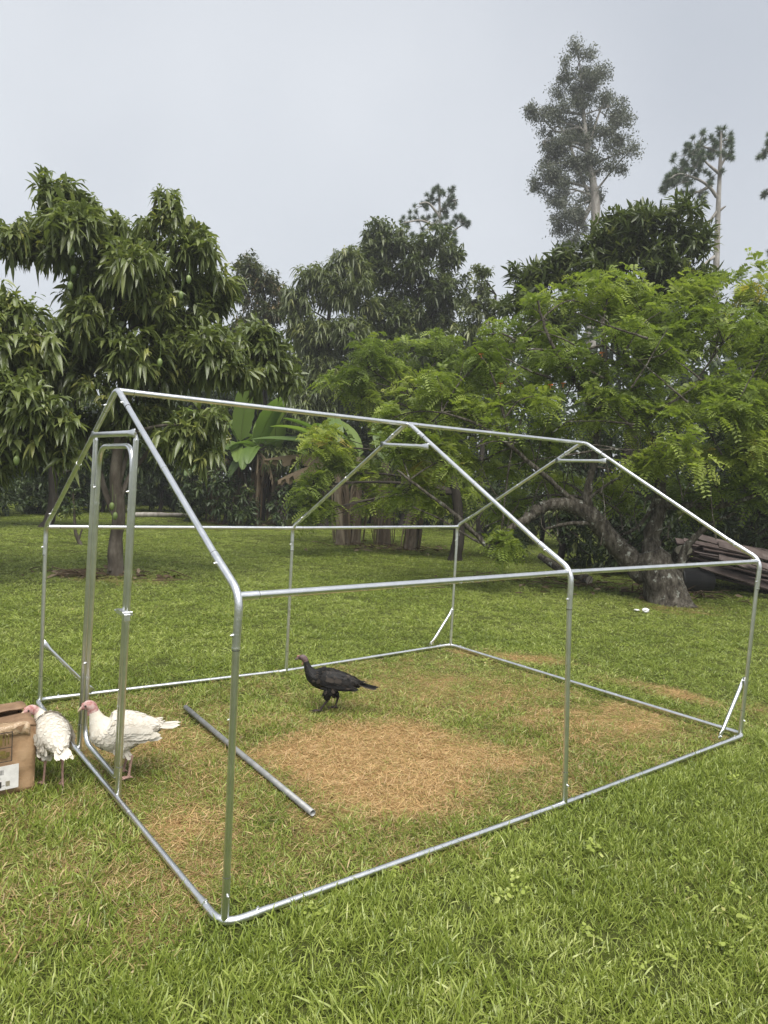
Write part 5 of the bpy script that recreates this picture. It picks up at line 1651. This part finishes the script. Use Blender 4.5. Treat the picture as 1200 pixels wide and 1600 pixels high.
# young sapling on the lawn beyond the mango tree
sb_ = foot(126, 17.0)
rt = thing('sapling', 'thin crooked sapling on the lawn behind the mango trunk', 'plant', tuple(sb_))
g = Geo()
for pp, r in (([(126, 852), (118, 832), (116, 800), (114, 770)], 0.05), ([(122, 845), (128, 828), (132, 820)], 0.025)):
    pth = smooth_path([at(x, y, 17.0) - sb_ for x, y in pp], 5)
    add_tube(g, pth, np.linspace(r, 0.012, len(pth)), 7, False)
link('stem', g.mesh('stem', M['bark_grey']), rt)
g = Geo()
P, A, K = lobe_points([lobe(112, 790, 18, 14, 17), lobe(125, 800, 14, 10, 17), lobe(100, 803, 14, 8, 17)], 20, np.random.default_rng(4))
whorls(g, P - sb_, A, np.random.default_rng(4), 6, (0.08, 0.14), (0.4, 0.5), (0.6, 1.5), (0.1, 0.6), 0.5)
link('foliage', g.mesh('foliage', M['shrub_leaf']), rt)['kind'] = 'stuff'

# ------------------------------------------------------------------ banana plants
def banana_leaf_mesh(L, W, droop, dead, rng):
    """a long blade folded on its midrib with a torn edge; runs along +x"""
    n = 16
    t = np.linspace(0, 1, n)
    ang = np.cumsum(np.full(n, droop / n))
    cx = np.concatenate([[0], np.cumsum(np.cos(ang[:-1]) * L / (n - 1))])
    cz = np.concatenate([[0], np.cumsum(-np.sin(ang[:-1]) * L / (n - 1))])
    w = W / 2 * np.clip(np.sin(np.pi * np.clip(t * 0.93 + 0.05, 0, 1)), 0.02, 1) ** 0.55
    w[0:2] = 0.02
    g = Geo()
    V, F = [], []
    for sd in (-1, 1):
        o = len(V)
        for i in range(n):
            torn = 1 - (0.35 if dead else 0.12) * rng.uniform() * (i % 2)
            fold = (0.9 if dead else 0.3)
            nx_, nz_ = math.sin(ang[i]), math.cos(ang[i])
            e = w[i] * torn
            if dead:
                V += [(cx[i], 0, cz[i]), (cx[i], sd * e * 0.25, cz[i] - e * 0.55), (cx[i] + rng.normal(0, .02), sd * e * 0.30, cz[i] - e * 1.15 - rng.uniform(0, 0.08))]
            else:
                V += [(cx[i], 0, cz[i]), (cx[i] + nx_ * e * .15, sd * e * 0.55, cz[i] + nz_ * e * fold * 0.55), (cx[i] + nx_ * e * .1, sd * e, cz[i] + nz_ * e * fold * 0.5)]
        for i in range(n - 1):
            for k in (0, 1):
                if dead and k == 1 and rng.uniform() < 0.35: continue
                F.append((o + i * 3 + k, o + (i + 1) * 3 + k, o + (i + 1) * 3 + k + 1, o + i * 3 + k + 1))
    g.add(V, F, rng.uniform(0.15, 0.95))
    b0 = g.n
    add_tube(g, np.stack([cx, np.zeros(n), cz - 0.008], 1), np.linspace(0.022, 0.004, n), 6, False, rnd=1.0)
    return g

def banana(px, dist, h, r, leaves, dead_n, seed, label, group, lean=0.0, lean2=0.0, shag=26, dead_az=None, mats=('ban_stem', 'dead_leaf')):
    rng = np.random.default_rng(seed)
    b = foot(px, dist)
    root = thing('banana_plant', label, 'banana plant', tuple(b), 0, group)
    g = Geo()
    tp = np.array([[lean * (z / h), lean2 * (z / h), z] for z in np.linspace(-0.06, h, 9)])
    V, F, K = tube(tp, np.linspace(r, r * 0.6, 9), 16, True)
    q = hash_noise(np.arctan2(V[:, 1], V[:, 0]) * 2.2 + 9, V[:, 2] * 0.9, seed) - 0.5
    V[:, :2] += V[:, :2] * (q * 0.35)[:, None] * (np.hypot(V[:, 0] - lean * V[:, 2] / h, V[:, 1]) > 0.02)[:, None]
    g.add(V, F, 0.3)
    g.f.append(K)
    link('pseudostem', g.mesh('pseudostem', M[mats[0]]), root)
    # hanging dry leaf sheaths round the stem
    for k in range(shag):
        a_ = rng.uniform(0, 6.28)
        z0 = rng.uniform(0.45, 1.0) * h
        Ls = rng.uniform(0.35, 0.8) * h
        Ls = min(Ls, z0 - 0.01)
        g = Geo()
        t = np.linspace(0, 1, 6)
        rr = r * (1 - 0.4 * (z0 - Ls * t) / h) * 1.03 + 0.02 + 0.14 * np.sin(t * 2.6) * rng.uniform(0.0, 1.0) ** 2
        w = rng.uniform(0.02, 0.09) * (1 - 0.6 * t) * (1 + 0.3 * np.sin(t * 17 + k))
        aa = a_ + 0.25 * np.sin(t * 3 + k) * rng.uniform(-1, 1)
        Vv = []
        for i in range(6):
            zc = z0 - Ls * t[i]
            c = np.array([rr[i] * math.cos(aa[i]) + lean * zc / h, rr[i] * math.sin(aa[i]) + lean2 * zc / h, zc])
            s = np.array([-math.sin(aa[i]), math.cos(aa[i]), 0])
            o_ = np.array([math.cos(aa[i]), math.sin(aa[i]), 0])
            Vv += [c - s * w[i], c + o_ * 0.02, c + s * w[i]]
        Fq = [(i * 3 + k2, i * 3 + k2 + 1, i * 3 + k2 + 4, i * 3 + k2 + 3) for i in range(5) for k2 in (0, 1)]
        g.add(Vv, Fq, rng.uniform(0, 0.9))
        link('dry_sheath', g.mesh('dry_sheath', M[mats[1]]), root)
    topp = np.array([lean, lean2, h - 0.05])
    for az_l, el, L, W, dr in leaves:
        o = link('leaf', banana_leaf_mesh(L, W, dr, False, rng).mesh('leaf', M['banana_leaf']), root)
        o.location = topp
        o.rotation_euler = Euler((rng.uniform(-0.4, 0.4), -el, az_l), "XYZ")
    for k in range(dead_n):
        o = link('dead_leaf', banana_leaf_mesh(rng.uniform(0.9, 1.5), 0.35, rng.uniform(1.3, 1.9), True, rng).mesh('dead_leaf', M['dead_leaf']), root)
        o.location = topp - np.array([0, 0, rng.uniform(0.0, 0.4)])
        o.rotation_euler = Euler((0, -rng.uniform(-0.5, 0.2), rng.uniform(0, 6.28)), 'XYZ')
        if dead_az and k < len(dead_az):
            o.data = banana_leaf_mesh(1.9 - 0.3 * k, 0.45, 0.45, True, rng).mesh('dead_leaf', M['dead_leaf'])
            o.rotation_euler = Euler((0, -0.15 + 0.3 * k, az(dead_az[k])), 'XYZ')
    return root
M['ban_stem'] = mat_bark('banana_stem', [(0.3, (0.030, 0.026, 0.016)), (0.5, (0.070, 0.060, 0.038)), (0.72, (0.13, 0.11, 0.075))], 5, 0, 0.05, 7)
M['ban_stem_pale'] = mat_bark('pale_banana_stem', [(0.3, (0.12, 0.09, 0.065)), (0.5, (0.26, 0.21, 0.16)), (0.72, (0.42, 0.36, 0.28))], 5, 0, 0.05, 7)
M['dry_pale'] = mat_leaf('pale_dry_sheath', [(0.0, (0.12, 0.09, 0.065)), (0.5, (0.24, 0.185, 0.135)), (1.0, (0.42, 0.35, 0.27))], 0.8, 0.1, 1.0, 0.1)
PALE = ('ban_stem_pale', 'dry_pale')
AZR = math.atan2(RIGHT[1], RIGHT[0])                   # azimuth that points to the right of the view
def az(deg): return AZR + rad(deg)                     # 0 = right, 90 = away, 180 = left, 270 = towards the camera
def extra_leaves(k):
    r_ = np.random.default_rng(k)
    return [(az(r_.uniform(180, 360)), r_.uniform(-0.2, 0.6), r_.uniform(1.2, 1.9), r_.uniform(0.4, 0.6), r_.uniform(0.8, 1.5)) for _ in range(4)]
G1, G2 = 'banana plants of the shaggy far clump', 'banana plants in the row behind the frame'
banana(335, 25.5, 2.5, 0.15, [(az(250), 1.1, 2.4, 0.7, 1.0), (az(150), 0.9, 1.8, 0.5, 1.4), (az(60), 1.2, 1.8, 0.5, 0.6)] + extra_leaves(81), 6, 81, 'shaggy banana plant of the dark clump past the mango tree', G1)
banana(372, 25.0, 2.7, 0.16, [(az(200), 1.2, 2.0, 0.55, 0.7), (az(300), 1.35, 2.6, 0.75, 0.5), (az(20), 0.7, 2.0, 0.5, 0.9)] + extra_leaves(82), 7, 82, 'shaggy banana plant of the dark clump past the mango tree', G1)
banana(400, 24.6, 2.6, 0.15, [(az(310), 1.2, 2.5, 0.75, 0.9), (az(100), 1.1, 2.0, 0.5, 0.8), (az(350), 0.5, 2.2, 0.55, 0.5)] + extra_leaves(83), 7, 83, 'shaggy banana plant of the dark clump past the mango tree', G1)
banana(428, 25.2, 2.4, 0.14, [(az(0), 0.75, 2.2, 0.55, 0.7), (az(270), 1.2, 2.4, 0.75, 0.8), (az(180), 1.0, 1.8, 0.5, 1.2)] + extra_leaves(84), 6, 84, 'shaggy banana plant of the dark clump past the mango tree', G1)
banana(540, 18.6, 2.4, 0.18, [(az(178), 0.38, 2.3, 0.6, 0.55), (az(165), 0.95, 1.7, 0.45, 0.9), (az(110), 1.25, 1.6, 0.42, 0.9), (az(200), 0.75, 1.9, 0.55, 0.9)], 3, 85, 'banana plant with a grey fibrous stem, first in the row behind the frame', G2, -0.3, dead_az=(176, 190), mats=PALE)
banana(556, 18.9, 2.3, 0.18, [(az(190), 1.0, 1.6, 0.45, 0.9), (az(120), 1.2, 1.6, 0.42, 0.9)], 3, 86, 'banana plant with a grey fibrous stem close beside the first of the row', G2, 0.1, mats=PALE)
banana(604, 19.2, 2.2, 0.19, [(az(110), 1.2, 2.0, 0.5, 0.7), (az(20), 1.0, 1.8, 0.5, 1.0)], 2, 87, 'banana plant with shredded brown stem in the middle of the row', G2, -0.1, mats=PALE)
banana(646, 18.2, 2.1, 0.17, [(az(60), 1.2, 2.0, 0.5, 0.7), (az(150), 1.0, 1.8, 0.5, 1.0)], 2, 88, 'banana plant with a leaning brown stem at the end of the row', G2, 0.25, mats=PALE)

# ------------------------------------------------------------------ planks, bin, logs, litter
M['plank'] = mat_noise('weathered_plank', [(0.3, (0.050, 0.034, 0.030)), (0.5, (0.095, 0.070, 0.062)), (0.75, (0.17, 0.135, 0.125))], scale=3.5, rough=0.55, bumpd=0.006, bscale=14)
M['cut_wood'] = mat_noise('cut_wood', [(0.3, (0.30, 0.26, 0.21)), (0.7, (0.46, 0.42, 0.36))], scale=8, rough=0.8)
rgp = np.random.default_rng(14)
pile0 = foot(1150, 14.2)
def plank(c, L, w, t, az_, pitch, roll_, label):
    g = Geo()
    n = 7
    xs = np.linspace(-L / 2, L / 2, n)
    prof = np.array([[-w / 2, -t / 2], [w / 2, -t / 2], [w / 2, t / 2], [-w / 2, t / 2]])
    bow = rgp.uniform(-0.02, 0.02)
    V = np.concatenate([np.c_[np.full(4, x), prof[:, 0], prof[:, 1] + bow * (1 - (2 * x / L) ** 2)] for x in xs])
    F = [(i * 4 + k, i * 4 + (k + 1) % 4, (i + 1) * 4 + (k + 1) % 4, (i + 1) * 4 + k) for i in range(n - 1) for k in range(4)]
    g.add(V, F)
    g.f.append(np.array([[3, 2, 1, 0], [(n - 1) * 4 + q for q in range(4)]]))
    o = link('plank', g.mesh('plank', M['plank'], smooth=False))
    o.location = c
    o.rotation_euler = Euler((roll_, pitch, az_), 'XYZ')
    return tag(o, label, 'plank', 'planks of the dark wood pile')
k = 0
for layer in range(8):
    for j in range(3):
        z = GZ + 0.10 + layer * 0.085
        c = pile0 + RIGHT * (0.75 + rgp.uniform(-0.25, 0.25) + 0.04 * layer) + VIEW * (0.25 + j * 0.24 + layer * 0.05 + rgp.uniform(-0.05, 0.05))
        c[2] = z + rgp.uniform(-0.01, 0.01) + 0.0
        plank(c, rgp.uniform(2.1, 2.9), rgp.uniform(0.14, 0.24), 0.022, AZR + rgp.uniform(-0.35, 0.0), 0.15 + rgp.uniform(-0.05, 0.07), rgp.uniform(-0.35, 0.55), 'long weathered dark plank stacked in the pile behind the leaning trunk')
for (dx, dy, z, L, a_, pt) in ((0.35, -0.30, 0.24, 1.9, -0.35, 0.24), (0.75, -0.40, 0.36, 2.2, -0.25, 0.26), (1.1, -0.55, 0.34, 2.0, -0.15, 0.28), (0.9, -0.25, 0.60, 2.4, -0.2, 0.22), (0.5, -0.1, 0.75, 2.2, -0.3, 0.2)):
    c = pile0 + RIGHT * dx + VIEW * dy
    c[2] = z
    plank(c, L, 0.19, 0.022, AZR + a_, pt, 0.5, 'weathered dark plank sliding off the front of the pile into the grass')
# black bin lying under the planks
bb = foot(1092, 14.0)
rt = thing('black_bin', 'black plastic tub lying on its side beside the trunk, under the plank ends', 'tub', tuple(bb - RIGHT * 0.22), AZR)
g = Geo()
n = 20
th = np.linspace(0, 2 * math.pi, n, endpoint=False)
V, F = [], []
for x, r in ((-0.02, 0.235), (0.02, 0.235), (0.02, 0.215), (0.55, 0.19), (0.57, 0.15)):
    for q in th: V.append((x, r * math.cos(q), 0.225 + r * math.sin(q)))
for i in range(4):
    for j in range(n): F.append((i * n + j, (i + 1) * n + j, (i + 1) * n + (j + 1) % n, i * n + (j + 1) % n))
g.add(V, F)
g.f.append(np.array([(4 * n + np.arange(n))]))
link('tub_wall', g.mesh('tub_wall', M['black']), rt)
g = Geo()
V = [(x, r * math.cos(q), 0.225 + r * math.sin(q)) for x, r in ((-0.02, 0.235), (-0.02, 0.205), (0.5, 0.18)) for q in th]
F = [(i * n + j, i * n + (j + 1) % n, (i + 1) * n + (j + 1) % n, (i + 1) * n + j) for i in range(2) for j in range(n)]
g.add(V, F)
g.f.append(np.array([2 * n + np.arange(n)]))
link('rim', g.mesh('rim', M['black']), rt)

def log(name, label, pts, r, mat, cat='log', ends=True):
    pts = np.array(pts)
    b = pts[0].copy()
    rt = thing(name, label, cat, tuple(b))
    g = Geo()
    pth = smooth_path(pts - b, 5)
    rg = np.random.default_rng(int(abs(b[0]) * 100))
    add_tube(g, pth, np.linspace(r, r * 0.75, len(pth)) * (1 + rg.normal(0, 0.05, len(pth))), 10, True)
    link('log_bark', g.mesh('log_bark', mat), rt)
    g = Geo()
    d = unit(pth[0] - pth[1])
    add_tube(g, [pth[0], pth[0] + d * 0.01], r * 0.93, 10, True)
    link('cut_end', g.mesh('cut_end', M['cut_wood']), rt)
    return rt
def gp(px, dist, z): return foot(px, dist, z)
log('fallen_log', 'mossy fallen limb lying in leaf litter behind the leaning trunk', [gp(930, 13.6, GZ + 0.10), gp(880, 14.2, GZ + 0.22), gp(850, 14.6, GZ + 0.38)], 0.085, M['bark_lichen'])
log('fallen_log', 'pale cut log lying at the shaded lawn edge beneath the mango', [gp(212, 26.5, GZ + 0.09), gp(255, 26.8, GZ + 0.10), gp(298, 27.2, GZ + 0.09)], 0.10, M['bark_pale'])
# pale sawn log end leaning on the trunk side
cbase = at(1066, 862, 12.9)
rt = thing('sawn_log', 'short sawn log with a pale oval end resting behind the leaning trunk', 'log', tuple(cbase))
g = Geo()
add_tube(g, [(0, 0, 0), tuple(VIEW * 0.35 + np.array([0, 0, -0.35])), tuple(VIEW * 0.5 + np.array([0, 0, -1.08]))], [0.13, 0.14, 0.15], 12)
link('log_bark', g.mesh('log_bark', M['bark_lichen']), rt)
g = Geo()
V = [(RIGHT * 0.135 * math.cos(q) + (np.array([0, 0, 0.085]) - VIEW * 0.03) * math.sin(q) - VIEW * 0.07 + np.array([0, 0, 0.03])) for q in th]
g.add(V + [v + VIEW * 0.06 for v in V], [(j, (j + 1) % n, n + (j + 1) % n, n + j) for j in range(n)])
g.f.append(np.array([np.arange(n)[::-1]]))
link('cut_end', g.mesh('cut_end', M['cut_wood'], smooth=False), rt)
# litter
M['white_plastic'] = mat_noise('white_plastic', [(0.3, (0.6, 0.6, 0.6)), (0.7, (0.78, 0.78, 0.78))], rough=0.4)
M['yellow_leaf'] = mat_noise('dry_yellow_leaf', [(0.3, (0.40, 0.31, 0.12)), (0.7, (0.58, 0.48, 0.24))], scale=30, rough=0.7)
def crumpled(name, label, cat, c, s, mat, seed, flat=0.5):
    rg = np.random.default_rng(seed)
    g = Geo()
    n1, n2 = 7, 10
    V = []
    for i in range(n1):
        for j in range(n2):
            a_, b_ = math.pi * (i + 0.5) / n1, 2 * math.pi * j / n2
            q = s * rg.uniform(0.6, 1.1)
            V.append((q * math.sin(a_) * math.cos(b_), q * 0.7 * math.sin(a_) * math.sin(b_), q * flat * math.cos(a_)))
    F = [(i * n2 + j, (i + 1) * n2 + j, (i + 1) * n2 + (j + 1) % n2, i * n2 + (j + 1) % n2) for i in range(n1 - 1) for j in range(n2)]
    g.add(V, F)
    g.f.append(np.array([np.arange(n2), (n1 - 1) * n2 + np.arange(n2)[::-1]]))
    o = link(name, g.mesh(name, M[mat], smooth=False))
    o.location = c
    return tag(o, label, cat)
crumpled('plastic_litter', 'scrap of white plastic lying in the grass at the foot of the leaning trunk', 'litter', foot(1022, 11.0, GZ + 0.05), 0.07, 'white_plastic', 1)
crumpled('plastic_litter', 'small flattened pale wrapper beside the white scrap in the grass', 'litter', foot(1008, 11.05, GZ + 0.035), 0.06, 'white_plastic', 2, 0.2)
def flat_leaf(name, label, cat, c, L, W, az_, mat):
    g = Geo()
    leaf_batch(g, np.zeros((1, 3)), np.array([[math.cos(az_), math.sin(az_), 0.1]]), L, W, 0.1, np.random.default_rng(1), np.array([0.5]))
    o = link(name, g.mesh(name, M[mat]))
    o.location = c
    return tag(o, label, cat)
flat_leaf('fallen_leaf', 'yellow fallen leaf on the lawn to the side of the mango trunk', 'leaf', foot(272, 13.7, GZ + 0.045), 0.16, 0.07, AZR + 0.3, 'yellow_leaf')
flat_leaf('feather', 'small white feather on the worn grass near the loose pipe', 'feather', foot(370, 4.95, GZ + 0.05), 0.05, 0.022, AZR + 1.2, 'white_plastic')
# twigs and leaf litter under the trees
g = Geo()
rg = np.random.default_rng(9)
for (px, ds, sx, n_) in ((900, 13.4, 1.6, 160), (1060, 13.3, 0.8, 120), (620, 18.3, 1.6, 110), (390, 24.4, 2.0, 160), (180, 12.2, 0.8, 60), (110, 12.2, 0.5, 40)):
    for q in range(n_):
        c = foot(px, ds) + RIGHT * rg.normal(0, sx) * 0.6 + VIEW * rg.normal(0, sx * 0.35)
        c[2] = GZ + rg.uniform(0.02, 0.07)
        d = unit(np.array([rg.normal(), rg.normal(), rg.normal(0, 0.12)]))
        if q % 3 == 0:
            add_tube(g, [c - d * rg.uniform(0.1, 0.35), c + rg.normal(0, 0.02, 3), c + d * rg.uniform(0.1, 0.35)], [0.008, 0.007, 0.004], 5, False, rnd=rg.uniform(0, 0.6))
        else:
            leaf_batch(g, c[None], d[None], rg.uniform(0.12, 0.25), 0.06, 0.1, rg, np.array([rg.uniform(0, 1)]))
o = link('leaf_litter', g.mesh('leaf_litter', M['dead_leaf']))
tag(o, 'brown twigs and dead leaves strewn under the trees', 'litter', kind='stuff')

# ------------------------------------------------------------------ damp air
HZ = 0.0019
g = Geo()
boxgeo(g, 300, 300, 40, (6, 6, 18.4))
m, nt, out = new_mat('damp_air')
pv = nt.nodes.new('ShaderNodeVolumePrincipled')
pv.inputs['Color'].default_value = (0.93, 0.95, 0.97, 1)
pv.inputs['Density'].default_value = HZ
pv.inputs['Anisotropy'].default_value = 0.2
nt.links.new(pv.outputs['Volume'], out.inputs['Volume'])
hz = link('haze', g.mesh('haze', m, smooth=False))
tag(hz, 'thin grey damp air over the whole garden', 'haze', kind='stuff')
